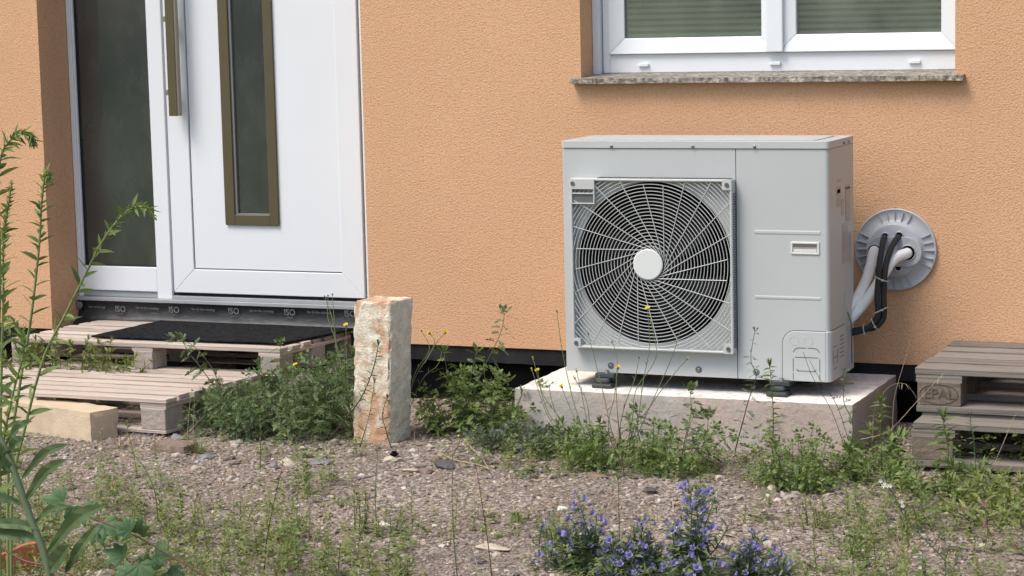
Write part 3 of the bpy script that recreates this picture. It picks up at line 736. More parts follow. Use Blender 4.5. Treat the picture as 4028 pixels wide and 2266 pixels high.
    mb = MB(); y = UY0-.0006; P0 = [(gx0+.006, gz0+.006), (gx1-.006, gz0+.006), (gx1-.006, gz1-.006), (gx0+.006, gz1-.006)]; P1 = [(gx0+.014, gz0+.010), (gx1-.014, gz0+.010), (gx1-.014, gz1-.012), (gx0+.014, gz1-.012)]
    obj('grip_recess', MB().box(gx0+.007, gx1-.007, UY0-.0012, UY0+.0005, gz0+.007, gz1-.007), M['label'], g)
    obj('grip_lip', MB().box(gx0+.010, gx1-.010, UY0-.0026, UY0-.0012, gz0+.008, gz0+.017), M['grip'], g, bevel=.001)
    obj('grip_shadow_gap', MB().box(gx0+.009, gx1-.009, UY0-.0020, UY0-.0013, gz1-.017, gz1-.009), M['shroud'], g)
    # valve cover at the lower right corner
    mb = MB(); cx0, cz1 = -2.046, .392
    pts = rr(cx0, UX1-.014, UZ0+.001, cz1, .045, 8, (0, 0, 0, 1)); mb.prism(pts, UY0-.0042, UY0+.001, FX)
    mb.prism([(UX1-.0142, UY0-.0042), (UX1-.006, UY0-.002), (UX1+.001, UY0+.005), (UX1+.0042, UY0+.0142), (UX1+.0042, UY0+.19), (UX1-.002, UY0+.19), (UX1-.002, UY0+.0142), (UX1-.0142, UY0+.001)], UZ0+.001, cz1, lambda u, v, a: (u, v, a))
    cov = obj('valve_cover', mb, M['unit'], unit, bevel=.002)
    mb = MB(); outl = rr(cx0-.0028, UX1-.014, UZ0+.001, cz1+.0028, .047, 8, (0, 0, 0, 1)); mb.prism(outl, UY0-.0009, UY0+.0002, FX)
    mb.box(UX1-.0005, UX1+.0012, UY0+.014, UY0+.19, cz1+.0002, cz1+.0028); obj('cover_joint', mb, M['shroud'], cov)
    for (x, z) in ((-2.006, .359), (-1.956, .359)):
        mb = MB(); pts = [(x+.015*math.cos(t*.3927), z+.015*math.sin(t*.3927)) for t in range(17)]
        mb.tube([(p[0], UY0-.0043, p[1]) for p in pts], .0008, 4, caps=False); obj('knockout_ring', mb, M['unit'], cov)
    mb = MB(); yk = UY0-.0050
    def slot(p, q, w=.0022):
        d_ = Vector((q[0]-p[0], q[1]-p[1])); nrm = Vector((-d_.y, d_.x)).normalized()*w/2
        mb.prism([(p[0]+nrm.x, p[1]+nrm.y), (p[0]-nrm.x, p[1]-nrm.y), (q[0]-nrm.x, q[1]-nrm.y), (q[0]+nrm.x, q[1]+nrm.y)], yk, yk+.0006, FX)
    kx0, kx1, kz1 = -2.009, -1.918, .336
    for p, q in (((kx0, .228), (kx0, .25)), ((kx0, .256), (kx0, .300)), ((kx1, .228), (kx1, .25)), ((kx1, .256), (kx1, .300)), ((kx0+.02, kz1), (-1.966, kz1)), ((-1.960, kz1), (kx1-.02, kz1)), ((kx0+.006, .304), (kx1-.006, .304)), ((kx0+.015, .258), (kx1-.015, .258))): slot(p, q)
    for s, cxx in ((-1, kx0+.02), (1, kx1-.02)):
        pr = None
        for k in range(7):
            th = R_(90+s*-90*k/6) if s > 0 else R_(90+90*k/6); p = (cxx+.02*math.cos(th), kz1-.02+.02*math.sin(th))
            if pr and k < 6: slot(pr, p)
            pr = p
        slot((cxx, .258), (cxx+s*.009, .263))
    for y0_ in (UY0+.05,):
        for z in (.336, .300, .262):
            mb.box(UX1+.0044, UX1+.0052, y0_-.02, y0_+.025, z-.001, z+.0012)
        mb.box(UX1+.0044, UX1+.0052, y0_-.027, y0_-.025, .275, .325); mb.box(UX1+.0044, UX1+.0052, y0_+.03, y0_+.032, .275, .325)
        for i in range(6): mb.box(UX1+.0044, UX1+.0052, UY0+.11, UY0+.165, .29+i*.014, .2925+i*.014)
    obj('knockout_slots', mb, M['shroud'], cov)
    # side stickers
    random.seed(3)
    for (y0_, y1_, z0_, z1_) in ((.10, .165, .882, .893), (.095, .15, .80, .87), (.155, .195, .765, .822), (.215, .275, .74, .855), (.165, .235, .60, .735), (.10, .14, .845, .858), (.21, .27, .85, .862), (.255, .285, .60, .70)):
        mb = MB()
        mb.box(UX1+.0002, UX1+.0008, UY0+y0_, UY0+y1_, z0_, z1_); obj('sticker', mb, M['label'], unit)
    # side seam, hinge bracket
    mb = MB(); mb.box(UX1-.008, UX1-.003, UY0+.2045, UY0+.2075, UZ0, lidz-.0015); obj('side_seam', mb, M['dark_in'], unit)
    mb = MB(); mb.box(UX1, UX1+.004, UY0+.196, UY0+.222, .41, .50); mb.lathe([(.006, 0), (.006, .004)], 10, lambda X, Z, a: (UX1+.008-a, UY0+.209+X, .44+Z)); obj('side_clip', mb, M['unit'], unit, bevel=.001)
    mb = MB(); pts = [(UX1+.006, UY0+.214, .43), (UX1+.014, UY0+.23, .39), (UX1+.01, UY0+.25, .33), (UX1+.012, UY0+.245, .25)]; mb.tube(pts, .0025, 5); obj('side_cable', mb, M['shroud'], unit)
    # feet
    for px, w in ((1530, 0), (1968, 0)):
        p = at(px, 962, UY0+.02)
        x = p.x
        ft = obj('foot', MB().box(x-.035, x+.035, UY0-.016, UY0+.30, .205, .2215), M['foot'], unit, bevel=.003)
        mb = MB(); mb.box(x-.043, x+.030, UY0-.034, UY0+.03, .1695, .187); mb.box(x-.030, x+.020, UY0-.026, UY0+.02, .187, .205)
        obj('rubber_block', mb, M['foot'], ft, bevel=.006)
        mb = MB(); mb.lathe([(.009, 0), (.009, .016), (.006, .026)], 6, lambda X, Y_, a, x=x: (x+.005+X, UY0-.006+Y_, .2055+a)); obj('foot_bolt', mb, M['screw'], ft)
        mb = MB(); mb.box(x-.043, x+.030, UY1-.06, UY1+.03, .1695, .205); obj('rubber_block', mb, M['foot'], ft, bevel=.006)
build_unit()

# ------------------------------------------------------------------ wall flange, hoses
FC = Vector((-1.778, 0, .617)); FR = .144
fl = thing('wall_duct_cover', 'round grey ribbed plastic cover on the wall where the pipes enter', 'duct cover', (FC.x, 0, FC.z))
def build_flange():
    fn = lambda x, y, a: (FC.x+x, -a, FC.z+y)
    mb = MB(); mb.lathe([(FR, .002), (FR, .012), (FR-.003, .015), (FR-.006, .0125), (.105, .015), (.098, .022), (.092, .032), (.088, .034), (.050, .036), (.0, .036)], 72, fn, close=False)
    base = obj('cover_plate', mb, M['flange'], fl, smooth=True)
    for c in (0, 90, 180, 270):
        for k in range(-2, 3):
            mb = MB()
            th = R_(c+k*12.5); a = Vector((math.cos(th), math.sin(th))); b = Vector((-a.y, a.x))*.0014
            for_pts = [(a*.100+b), (a*.100-b), (a*(FR-.008)-b), (a*(FR-.008)+b)]
            mb.prism([(p.x, p.y) for p in for_pts], .012, .021, fn); obj('rib', mb, M['flange'], base)
    mb = MB()   # raised lobed boss holding the two big holes
    for cx, cy, r in ((-.040, -.002, .052), (.048, -.004, .052)):
        pts = [(cx+r*math.cos(t*math.pi/18), cy+r*math.sin(t*math.pi/18)) for t in range(36)]
        mb.prism(pts, .034, .046 if cx < 0 else .0455, fn)
    mb.prism([(-.04, -.054), (.048, -.056), (.048, .048), (-.04, .050)], .034, .0463, fn)
    obj('boss', mb, M['flange'], base, bevel=.002)
    for cx, cy, r, nm in ((-.066, -.003, .0225, 'pipe_hole'), (.052, -.006, .0245, 'pipe_hole'), (-.030, .048, .0115, 'cable_grommet'), (.020, .052, .0115, 'cable_grommet'), (.016, -.061, .0095, 'cable_grommet')):
        h = .0475 if abs(cy) < .02 else .041
        mb = MB(); mb.lathe([(r+.0045, .034), (r+.0045, h), (r+.002, h+.002), (r, h), (r, .036)], 24, lambda x, y, a, cx=cx, cy=cy: fn(cx+x, cy+y, a), close=False); o = obj(nm, mb, M['flange'], base)
        mb = MB(); mb.lathe([(r, .0), (r, h-.0006)], 24, lambda x, y, a, cx=cx, cy=cy: fn(cx+x, cy+y, a)); obj('hole_lining', mb, M['dark_in'], o)
build_flange()
def smooth_path(pts, n=8):
    P = [Vector(p) for p in pts]; P = [P[0]*2-P[1]]+P+[P[-1]*2-P[-2]]; out = []
    for i in range(1, len(P)-2):
        for k in range(n):
            t = k/n; a, b, c, d = P[i-1:i+3]
            out.append(.5*((2*b)+(c-a)*t+(2*a-5*b+4*c-d)*t*t+(3*b-a-3*c+d)*t**3))
    out.append(P[-2]); return out
def A(px, py, y): return at(px, py, y)
w1 = [FC+Vector((-.066, .02, -.003)), FC+Vector((-.066, -.05, -.004)), A(2190, 668, -.085), A(2176, 712, -.12), A(2154, 752, -.16), A(2130, 780, -.20), A(2105, 800, -.20)]
w2 = [FC+Vector((.052, .02, -.006)), FC+Vector((.048, -.05, -.008)), A(2245, 655, -.10), A(2205, 720, -.14), A(2168, 770, -.165), A(2140, 800, -.19), A(2112, 825, -.20)]
for pts, lab in ((w1, 'white insulated pipe, the upper left of two leaving the wall cover'), (w2, 'white insulated pipe leaving the right hand hole of the wall cover')):
    mb = MB(); mb.tube(smooth_path(pts, 10), .0185, 16); o = obj('white_pipe', mb, M['hose_w'], smooth=True, base=pts[2]); tag(o, lab, 'pipe', 'white insulated pipes')
b1 = [FC+Vector((-.030, .02, .048)), FC+Vector((-.030, -.055, .044)), A(2219, 622, -.13), A(2213, 660, -.16), A(2210, 700, -.175), A(2207, 745, -.18), A(2209, 782, -.185), A(2206, 800, -.19), A(2188, 822, -.20), A(2163, 833, -.205), A(2125, 842, -.21)]
b2 = [FC+Vector((.020, .02, .052)), FC+Vector((.018, -.050, .046)), A(2244, 620, -.105), A(2230, 660, -.14), A(2225, 700, -.16), A(2223, 745, -.165), A(2224, 785, -.17), A(2219, 806, -.175), A(2199, 824, -.185), A(2168, 829, -.19), A(2125, 836, -.20)]
for pts, lab in ((b1, 'black foam cable, left of the pair tied together below the wall cover'), (b2, 'black foam cable, right of the pair tied together below the wall cover')):
    mb = MB(); mb.tube(smooth_path(pts, 10), .0105, 12); o = obj('black_cable', mb, M['hose_b'], smooth=True, base=pts[3]); tag(o, lab, 'cable', 'black foam cables')
def tie(a, b, lab, r=.0125):
    c = (Vector(a)+Vector(b))/2; d = (Vector(b)-Vector(a)); L = d.length/2+r; u = d.normalized(); v = Vector((0, -1, 0)); v = (v-u*v.dot(u)).normalized()
    mb = MB(); mb.tube([c+u*(L*math.cos(t*.2618))+v*(r*1.3*math.sin(t*.2618)) for t in range(25)], .0022, 5, caps=False)
    e = c+v*r*1.2; mb.box(e.x-.004, e.x+.004, e.y-.006, e.y, e.z-.003, e.z+.003)
    tag(obj('cable_tie', mb, M['tie'], base=c), lab, 'cable tie', 'cable ties round the black cables')
tie(A(2209, 698, -.175), A(2226, 704, -.16), 'pale cable tie round the black cables just below the wall cover, topmost')
tie(A(2207, 785, -.186), A(2224, 777, -.17), 'pale cable tie where the black cables start to bend')
tie(A(2197, 809, -.195), A(2206, 822, -.182), 'pale cable tie at the lowest bend of the black cables')
tie(A(2174, 826, -.203), A(2178, 835, -.188), 'pale cable tie nearest the outdoor unit on the black cables')

# ------------------------------------------------------------------ pallets
def pallet(loc, rot, label, group, L, W, bws, gap, tb, ts, hb, tbot, bw, bd, mats, skew=0, seed=1, jitter=.006, mark=None):
    rnd = random.Random(seed); c, s = math.cos(rot), math.sin(rot)
    def T(p): x = p[0]+skew*p[1]; y = p[1]; return (loc[0]+x*c-y*s, loc[1]+x*s+y*c, loc[2]+p[2])
    H = tbot+hb+ts+tb; t = thing('pallet', label, 'pallet', loc, group); wm, bm_ = mats
    def board(x0, x1, y0, y1, z0, z1, name, axis):
        # slightly wavy plank, subdivided so the edges are not dead straight
        mb = MB(); n = 14; a0, a1 = (x0, x1) if axis == 'x' else (y0, y1); sd = rnd.uniform(0, 99)
        for i in range(n+1):
            a = a0+(a1-a0)*i/n; k = lambda q: .0014*noise.noise(Vector((a*9+q*7, sd, q)))
            ch = .003 if i in (0, n) else 0
            if axis == 'x': ring = [(a, y0+k(1)+.0015, z0+k(2)), (a, y1+k(3)-.0015, z0+k(2)), (a, y1+k(3), z1+k(4)), (a, y0+k(1), z1+k(5))]
            else: ring = [(x0+k(1), a, z0), (x1+k(3), a, z0), (x1+k(3), a, z1+k(4)), (x0+k(1), a, z1+k(4))]
            mb.v += [T(p) for p in ring]
        for i in range(n):
            for j in range(4):
                p, q = i*4+j, i*4+(j+1) % 4; mb.f.append((p, q, q+4, p+4) if axis != 'x' else (p, p+4, q+4, q))
        mb.f += [(0, 1, 2, 3), (n*4+3, n*4+2, n*4+1, n*4)]
        return obj(name, mb, wm, t, bevel=.0016, seg=1)
    y = 0
    for w in bws:
        j = rnd.uniform(-jitter, jitter); board(j, L+rnd.uniform(-jitter, jitter), y, y+w, H-tb+.0003, H+rnd.uniform(-.001, .001), 'deck_board', 'x'); y += w+gap
    for xc in (0, (L-bw)/2, L-bw):
        board(xc, xc+bw, .004, W-.004, H-tb-ts, H-tb-.0003, 'stringer', 'y')
        for yc in (0.002, (W-bd)/2, W-bd-.002):
            mb = MB(); e = rnd.uniform(-.004, .004); mb.box(xc+e+.002, xc+bw+e-.002, yc, yc+bd, tbot+.0004, tbot+hb-.0004, T=T); blk = obj('block', mb, bm_, t, bevel=.003)
            if mark and xc == 0 and yc < .01: mark(blk, T)
    if tbot:
        for yc in (0, (W-bd)/2, W-bd): board(0, L, yc, yc+bd, 0, tbot, 'bottom_board', 'x')
    return t
wp_, wg_ = (M['wood_p'], M['wood_pb']), (M['wood_g'], M['wood_gb'])
gA = 'pallets used as steps to the door'
pallet((-5.255, -.372, .122), R_(1.0), 'pinkish weathered pallet under the black doormat, upper step to the door', gA, 1.2, .54, [.055]*7, .0255, .017, .014, .072, .004, .088, .09, wp_, .12, 5, .008)
pallet((-5.20, -.33, .005), R_(1.0), 'pallet mostly hidden beneath the upper step, its boards showing in the dark gap', gA, 1.2, .50, [.055]*2, .39, .017, .016, .065, .016, .088, .09, wp_, .08, 6)
pallet((-5.395, -.956, .004), R_(.7), 'low pinkish weathered pallet on the ground in front of the upper step', gA, 1.2, .575, [.062]*7, .0235, .0165, .020, .078, .012, .105, .10, wp_, .13, 8, .007)
def epal(blk, T):
    # burnt-in oval mark on the corner block
    pts = [(.0725+.062*math.cos(t*.2618), .061+.032*math.sin(t*.2618)) for t in range(25)]
    mb = MB(); mb.tube([T((p[0], .0005, p[1])) for p in pts], .0009, 4, caps=False); obj('burnt_oval', mb, M['burn'], blk)
    p = T((.074, .0005, .061)); text_mesh('burnt_lettering', 'EPAL', .046, (p[0], p[1]-.0006, p[2]), M['burn'], blk, sx=1.0)
gB = 'grey pallets stacked against the wall'
pallet((-1.569, -.614, .160), 0, 'top grey pallet of the stack, with a burnt oval mark on its corner block', gB, 1.2, .60, [.104, .082, .102, .082, .106], .031, .022, .022, .078, .022, .145, .10, wg_, 0, 21, .006, mark=epal)
pallet((-1.548, -.775, .014), 0, 'bottom grey pallet of the stack, its bright front board sticking out', gB, 1.2, .74, [.12, .09, .11, .09, .12], .05, .022, .022, .078, .022, .135, .10, wg_, 0, 22, .006)

# doormat
mb = MB(); zt = .122+.107+.0035
cor = [(-4.925, -.300), (-4.078, -.285), (-3.975, .145), (-4.885, .150)]
n = 26
for j in range(n+1):
    for i in range(n+1):
        u, v = i/n, j/n
        a = Vector(cor[0]).lerp(Vector(cor[1]), u); b = Vector(cor[3]).lerp(Vector(cor[2]), u); p = a.lerp(b, v)
        e = .004*noise.noise(Vector((u*9, v*9, 0))); k = .006*max(0, noise.noise(Vector((u*3, v*3, 7))))
        mb.v.append((p.x+(e if i in (0, n) else 0), p.y+(e if j in (0, n) else 0), zt+k))
for j in range(n):
    for i in range(n):
        a = j*(n+1)+i; mb.f.append((a, a+1, a+n+2, a+n+1))
o = obj('doormat', mb, M['mat'], smooth=True, base=(-4.45, -.1, zt)); tag(o, 'black doormat lying on the upper pallet in front of the door', 'doormat')
s_ = o.modifiers.new('thick', 'SOLIDIFY'); s_.thickness = .007; s_.offset = 1

# ------------------------------------------------------------------ sandstone block, brick column, bricks and stones
def oriented(mb, loc, ang, shear=(0, 0)):
    c, s = math.cos(ang), math.sin(ang)
    mb.v = [(loc[0]+(x+shear[0]*z)*c-(y+shear[1]*z)*s, loc[1]+(x+shear[0]*z)*s+(y+shear[1]*z)*c, loc[2]+z) for x, y, z in mb.v]; return mb
mb = oriented(rough_box(-.60, 0, 0, .125, -.03, .100, .018, .0016, 25, 4, .008), (-4.400, -1.105, 0), R_(-16.5))
tag(obj('stone_block', mb, M['sandstone'], base=(-4.6, -.98, 0)), 'tan sandstone block lying in front of the lowest pallet', 'stone block')
mb = oriented(rough_box(0, .150, 0, .145, -.02, .494, .008, .0038, 34, 6, .026), (-3.503, -.835, 0), R_(-6), (.045, 0))
o = obj('brick_column', mb, M['column'], base=(-3.43, -.77, 0)); tag(o, 'upright cream and terracotta brick pillar with crumbling plaster', 'brick pillar')
o.data.materials.append(M['lifted_side'])
for p in o.data.polygons:
    if p.normal.x > .75: p.material_index = 1  # right face coloured apart, its cream lifted to offset the shade there

STN = []
def stone(px, py, size, mat, label, sq=(1, .8, .6), seed=0, name='stone', cat='stone', z=.0):
    g = gp(px, py); bm = bmesh.new(); bmesh.ops.create_icosphere(bm, subdivisions=3, radius=1)
    rnd = random.Random(seed+300); planes = [Vector((rnd.uniform(-1, 1), rnd.uniform(-1, 1), rnd.uniform(-.6, 1))).normalized() for _ in range(15)]
    mb = MB(); th = rnd.uniform(0, 6.28); c, s = math.cos(th)*0+1, 0
    for v in bm.verts:
        p = v.co.copy()
        for n in planes:
            d = p.dot(n)-.60
            if d > 0: p -= n*d
        p += noise.noise_vector(p*3+Vector((seed, 0, 0)))*.07
        p = Vector((p.x*sq[0], p.y*sq[1], p.z*sq[2]))*size
        mb.v.append((g.x+p.x, g.y+p.y, gz(g.x, g.y)+p.z+size*sq[2]*.35+z))
    mb.f = [tuple(v.index for v in f.verts) for f in bm.faces]; bm.free()
    o = obj(name, mb, mat, base=(g.x, g.y, 0)); tag(o, label, cat, 'loose stones on the gravel'); return o
stone(517, 1150, .036, M['st_grey'], 'grey angular stone, larger of two beside the leafy bush', (1, .7, .55), 1)
stone(447, 1147, .026, M['st_pale'], 'small pale grey stone left of the larger grey one', (1, .8, .6), 2)
stone(445, 1098, .030, M['st_grey'], 'smooth grey stone beside the lowest pallet corner block', (1.2, .8, .5), 3)
stone(372, 1100, .017, M['st_dark'], 'dark pebble under the lowest pallet corner', (1, .8, .8), 4)
stone(722, 1168, .034, M['st_pale'], 'beige stone in front of the leafy bush', (1, .8, .7), 5)
stone(803, 1166, .042, M['st_grey'], 'flat slate grey stone in front of the leafy bush', (1.4, .8, .35), 6)
stone(770, 1150, .026, M['st_dark'], 'small dark stone behind the flat slate grey one', (1, .8, .7), 61)
stone(688, 1172, .022, M['st_grey'], 'small whitish grey stone left of the beige one', (1, .8, .7), 62)
stone(1118, 1175, .040, M['st_dark'], 'dark angular stone below the middle weed clump', (1.2, .8, .7), 7)
stone(1072, 1190, .030, M['st_brown'], 'brown grey stone left of the dark angular one', (1.2, .8, .6), 8)
stone(1098, 1158, .028, M['st_brown'], 'brownish stone behind the dark angular one', (1, .8, .6), 9)
stone(1035, 1186, .030, M['st_pale'], 'pale yellow flat stone at the foot of the brick pillar', (1.5, .8, .35), 10)
stone(985, 1160, .028, M['st_pale'], 'rounded beige stone in front of the brick pillar', (1.2, .8, .6), 11)
stone(1010, 1196, .028, M['st_brown'], 'flat brown stone lowest in front of the brick pillar', (1.5, .8, .35), 12)
stone(1498, 1198, .034, M['st_brown'], 'flat grey brown stone before the slab weeds', (1.6, .8, .4), 13)
stone(1632, 1242, .026, M['st_dark'], 'dark grey stone behind the tall violet flowers', (1.1, .8, .6), 14)
stone(1240, 1385, .034, M['st_pale'], 'flat cream stone beside the dark thin stem', (2.0, .9, .35), 15)
stone(1205, 1408, .022, M['st_dark'], 'dark stone just below the flat cream one', (1.5, .9, .6), 16)
stone(960, 1320, .022, M['st_white'], 'bright white chip of stone in the middle of the gravel', (1.9, .7, .45), 17)
stone(1415, 1280, .014, M['st_white'], 'small white pebble beside the leftmost violet flower head', (1.3, .8, .8), 18)
stone(2328, 1168, .020, M['st_white'], 'white flake on the soil below the grey pallets', (1.8, .8, .45), 19)
stone(1942, 1232, .020, M['st_pale'], 'pale pebble on gravel at the right of the tall violet flowers', (1.2, .9, .7), 20)
stone(2330, 1252, .030, M['st_grey'], 'grey flat stone in the weeds at lower right', (1.5, .9, .4), 24)
stone(645, 1140, .014, M['brickred'], 'small red brick chip in front of the leafy bush', (1.5, .8, .6), 25)
stone(250, 1452, .045, M['st_pink'], 'pinkish rounded stone at the bottom edge beside the terracotta shard', (1.3, .9, .5), 26)
mb = oriented(rough_box(0, .15, 0, .09, -.02, .022, .012, .003, 30, 9, .012), tuple(gp(375, 1132)), R_(-6))
tag(obj('brick', mb, M['brickred'], base=gp(425, 1120)), 'flat reddish brown brick half buried beside the leafy bush', 'brick')
# pipe stub
g = gp(985, 1150); mb = MB(); mb.lathe([(.011, 0), (.011, .004), (.016, .005), (.016, .008), (.009, .010), (.009, .016)], 20, lambda x, y, a: (g.x+x, g.y+y+.02, a))
tag(obj('pipe_stub', mb, M['dark_in'], base=g), 'short black pipe stub at the foot of the brick pillar', 'pipe')
# terracotta shard
def shard():
    y = -2.75; mb = MB(); pts = [(-60, 1500), (-60, 1400), (0, 1396), (30, 1384), (50, 1374), (72, 1368), (92, 1366), (95, 1395), (88, 1440), (86, 1500)]
    F_ = [at(a, b, y-.04+.0009*(a-20)) for a, b in pts]; n0 = len(pts)
    mb.v = [tuple(p) for p in F_]+[(p.x-.004, p.y+.016, p.z+.002) for p in F_]
    mb.f = [tuple(range(n0)), tuple(range(2*n0-1, n0-1, -1))]+[(i, (i+1) % n0+0, (i+1) % n0+n0, i+n0)[::-1] for i in range(n0)]
    b = F_[4]
    o = obj('terracotta_shard', mb, M['terra'], base=(b.x, b.y, 0), bevel=.003); tag(o, 'broken orange terracotta piece at the lower left corner', 'pot shard')
shard()

# ------------------------------------------------------------------ plants
Z = Vector((0, 0, 1))
def leaf(mb, p, d, L, w, droop=.6, n=4, fold=.25, prof=None, roll=0):
    d = d.normalized(); s = d.cross(Z)
    s = s.normalized() if s.length > 1e-4 else Vector((1, 0, 0))
    if roll: s = (s*math.cos(roll)+s.cross(d)*math.sin(roll)).normalized()
    base = len(mb.v); q = p.copy()
    for i in range(n+1):
        t = i/n; wd = w*.5*(math.sin(math.pi*min(1, t*.93+.06)**.8) if prof is None else prof(t))
        if i == n: wd = 0
        up = s.cross(d).normalized()
        mb.v += [tuple(q-s*wd+up*wd*fold), tuple(q), tuple(q+s*wd+up*wd*fold)]
        d = (d - Z*(droop/n)).normalized(); q = q + d*(L/n)
    for i in range(n):
        a = base+i*3; mb.f += [(a, a+1, a+4, a+3), (a+1, a+2, a+5, a+4)]
def lobe(mb, p, d, s, L, w):
    up = s.cross(d)
    n = len(mb.v); m = p+d*(L*.5)
    mb.v += [tuple(p), tuple(m-s*w*.5+up*w*.08), tuple(p+d*L), tuple(m+s*w*.5+up*w*.08)]; mb.f += [(n, n+1, n+2), (n, n+2, n+3)]
def lobed(mb, p, d, L, droop=.5, k=3, wf=.11, rnd=random):
    wf = wf*1.3
    d = d.normalized(); s = d.cross(Z); s = s.normalized() if s.length > 1e-4 else Vector((1, 0, 0))
    roll = rnd.uniform(-1.0, 1.0); up = s.cross(d); s = (s*math.cos(roll)+up*math.sin(roll)).normalized()
    q = p.copy(); st = L/(k+1.2)
    n0 = len(mb.v); mb.v += [tuple(p-s*L*.012), tuple(p+s*L*.012)]
    for i in range(k):
        d = (d-Z*(droop/k)).normalized(); q = q+d*st; ll = L*(.30 if i else .20)*(1-.12*i)
        for sg in (-1, 1):
            dd = (d*.75+s*sg*.8).normalized(); lobe(mb, q, dd, dd.cross(s.cross(d)).normalized(), ll, L*wf)
            if i and L > .04:
                dd2 = (d*.3+s*sg).normalized(); lobe(mb, q-d*st*.3, dd2, dd2.cross(s.cross(d)).normalized(), ll*.6, L*wf*.8)
    lobe(mb, q, d, s, L*.42, L*wf*1.5)
    mb.v += [tuple(q-s*L*.012), tuple(q+s*L*.012)]; n1 = len(mb.v)-2; mb.f.append((n0, n0+1, n1+1, n1))
def palm(mb, p, d, L, rnd=random, k=5):   # palmate toothed leaf
    d = d.normalized(); s = d.cross(Vector((rnd.uniform(.0, .6), -.8, rnd.uniform(.4, .9)))).normalized(); up = s.cross(d)
    for i in range(k):
        a = R_(-75+150*i/(k-1)); dd = (d*math.cos(a)+s*math.sin(a)).normalized(); ss = dd.cross(up).normalized(); ll = L*(1-.32*abs(i-(k-1)/2)/((k-1)/2)); w = ll*.42
        n = len(mb.v); mb.v.append(tuple(p)); seg = 6
        l_, r_ = [], []
        for j in range(1, seg):
            t = j/seg; wd = w*math.sin(math.pi*t**.9)*(1.0 if j % 2 else .78)*.62
            c = p+dd*ll*t+up*(.10*ll*math.sin(t*3)); l_.append(tuple(c-ss*wd-up*wd*.18)); r_.append(tuple(c+ss*wd-up*wd*.18))
        mid = [tuple(p+dd*ll*(j/seg)+up*(.10*ll*math.sin(j/seg*3))) for j in range(1, seg)]
        tip = tuple(p+dd*ll-up*ll*.05)
        mb.v += l_+mid+r_+[tip]; m = seg-1; Lx = lambda j: n+1+j; Mx = lambda j: n+1+m+j; Rx = lambda j: n+1+2*m+j; tp = n+1+3*m
        mb.f += [(n, Mx(0), Lx(0)), (n, Rx(0), Mx(0))]
        for j in range(m-1): mb.f += [(Lx(j), Mx(j), Mx(j+1), Lx(j+1)), (Mx(j), Rx(j), Rx(j+1), Mx(j+1))]
        mb.f += [(Lx(m-1), Mx(m-1), tp), (Mx(m-1), Rx(m-1), tp)]

def along(pts, n):   # resample a smooth path to n points
    P = smooth_path(pts, 8) if len(pts) > 2 else [Vector(pts[0]).lerp(Vector(pts[1]), i/8) for i in range(9)]
    out = []
    for i in range(n):
        t = i/(n-1)*(len(P)-1); a = int(min(t, len(P)-2)); out.append(P[a].lerp(P[a+1], t-a))
    return out
def stem_leaves(lm, pts, rnd, kind, n, L0, L1, w=.2, droop=.8, t0=.1, t1=1.0, up=.35, k=3, spread=1.0):
    P = along(pts, 60); ph = rnd.uniform(0, 6.28)
    for i in range(n):
        t = t0+(t1-t0)*(i+rnd.uniform(0, .7))/n; t = min(t, .999); idx = min(58, int(t*59)); p = P[idx]; tan = (P[idx+1]-P[idx]).normalized()
        ph += 2.4+rnd.uniform(-.4, .4); a = tan.orthogonal().normalized(); b = tan.cross(a); o = a*math.cos(ph)+b*math.sin(ph)
        L = (L0+(L1-L0)*t)*rnd.uniform(.75, 1.2); d = o*spread+tan*up+Z*.15
        if kind == 'lobed': lobed(lm, p, d, L, droop*rnd.uniform(.5, 1.3), k, .12, rnd)
        elif kind == 'lance': leaf(lm, p, d, L, L*w, droop*rnd.uniform(.4, 1.4), 3 if L < .03 else 4, .25, None, rnd.uniform(-1.1, 1.1))
        elif kind == 'palm': palm(lm, p+d.normalized()*L*.5, d, L, rnd)
def rosette_tip(lm, p, d, rnd, kind, L, n=5, w=.25):
    for i in range(n):
        th = 6.28*i/n+rnd.uniform(-.3, .3); a = d.orthogonal().normalized(); b = d.cross(a); o = a*math.cos(th)+b*math.sin(th)
        if kind == 'lobed': lobed(lm, p-d*L*.2, d*1.3+o*.7, L, .2, 2, .13, rnd)
        else: leaf(lm, p-d*L*.2, d*1.5+o*.6, L, L*w, .1, 3)
PLANTS = 'weeds growing in front of the house'
def plant(name, label, cat, base, stems, kind, leafm, stemm, rnd, n=12, L0=.05, L1=.025, w=.2, droop=.8, r=.0022, t0=.1, up=.35, k=3, tip=True, group=PLANTS, extra=None):
    t = thing(name, label, cat, (base[0], base[1], 0), group)
    sm, lm = MB(), MB(); few = len(stems) <= 12
    for st in stems:
        P = along(st, 14); sm.tube(P, r, 5, r1=r*.45)
        if few: obj('stem', sm, stemm, t, smooth=True); sm = MB()
        if n: stem_leaves(lm, st, rnd, kind, n, L0, L1, w, droop, t0, 1.0, up, k)
        if tip: rosette_tip(lm, P[-1], (P[-1]-P[-2]).normalized(), rnd, kind, L1*1.05)
    if extra: extra(sm, lm, t)
    if not few:
        sm.tube([Vector((q[0].x, q[0].y, -.02)) for q in sorted(stems, key=lambda q: q[0].x)], .002, 4); obj('stem', sm, stemm, t, smooth=True)
    if lm.v: obj('foliage', lm, leafm, t)
    return t
def grow(base, h, lean, rnd, curve=.15):   # a natural stem from the ground
    b = Vector((base[0], base[1], gz(base[0], base[1])-.005)); l = Vector((lean[0], lean[1], 0))
    return [b, b+l*.25+Z*h*.35, b+l*.6+Z*h*.72, b+l*(1+curve)+Z*h]
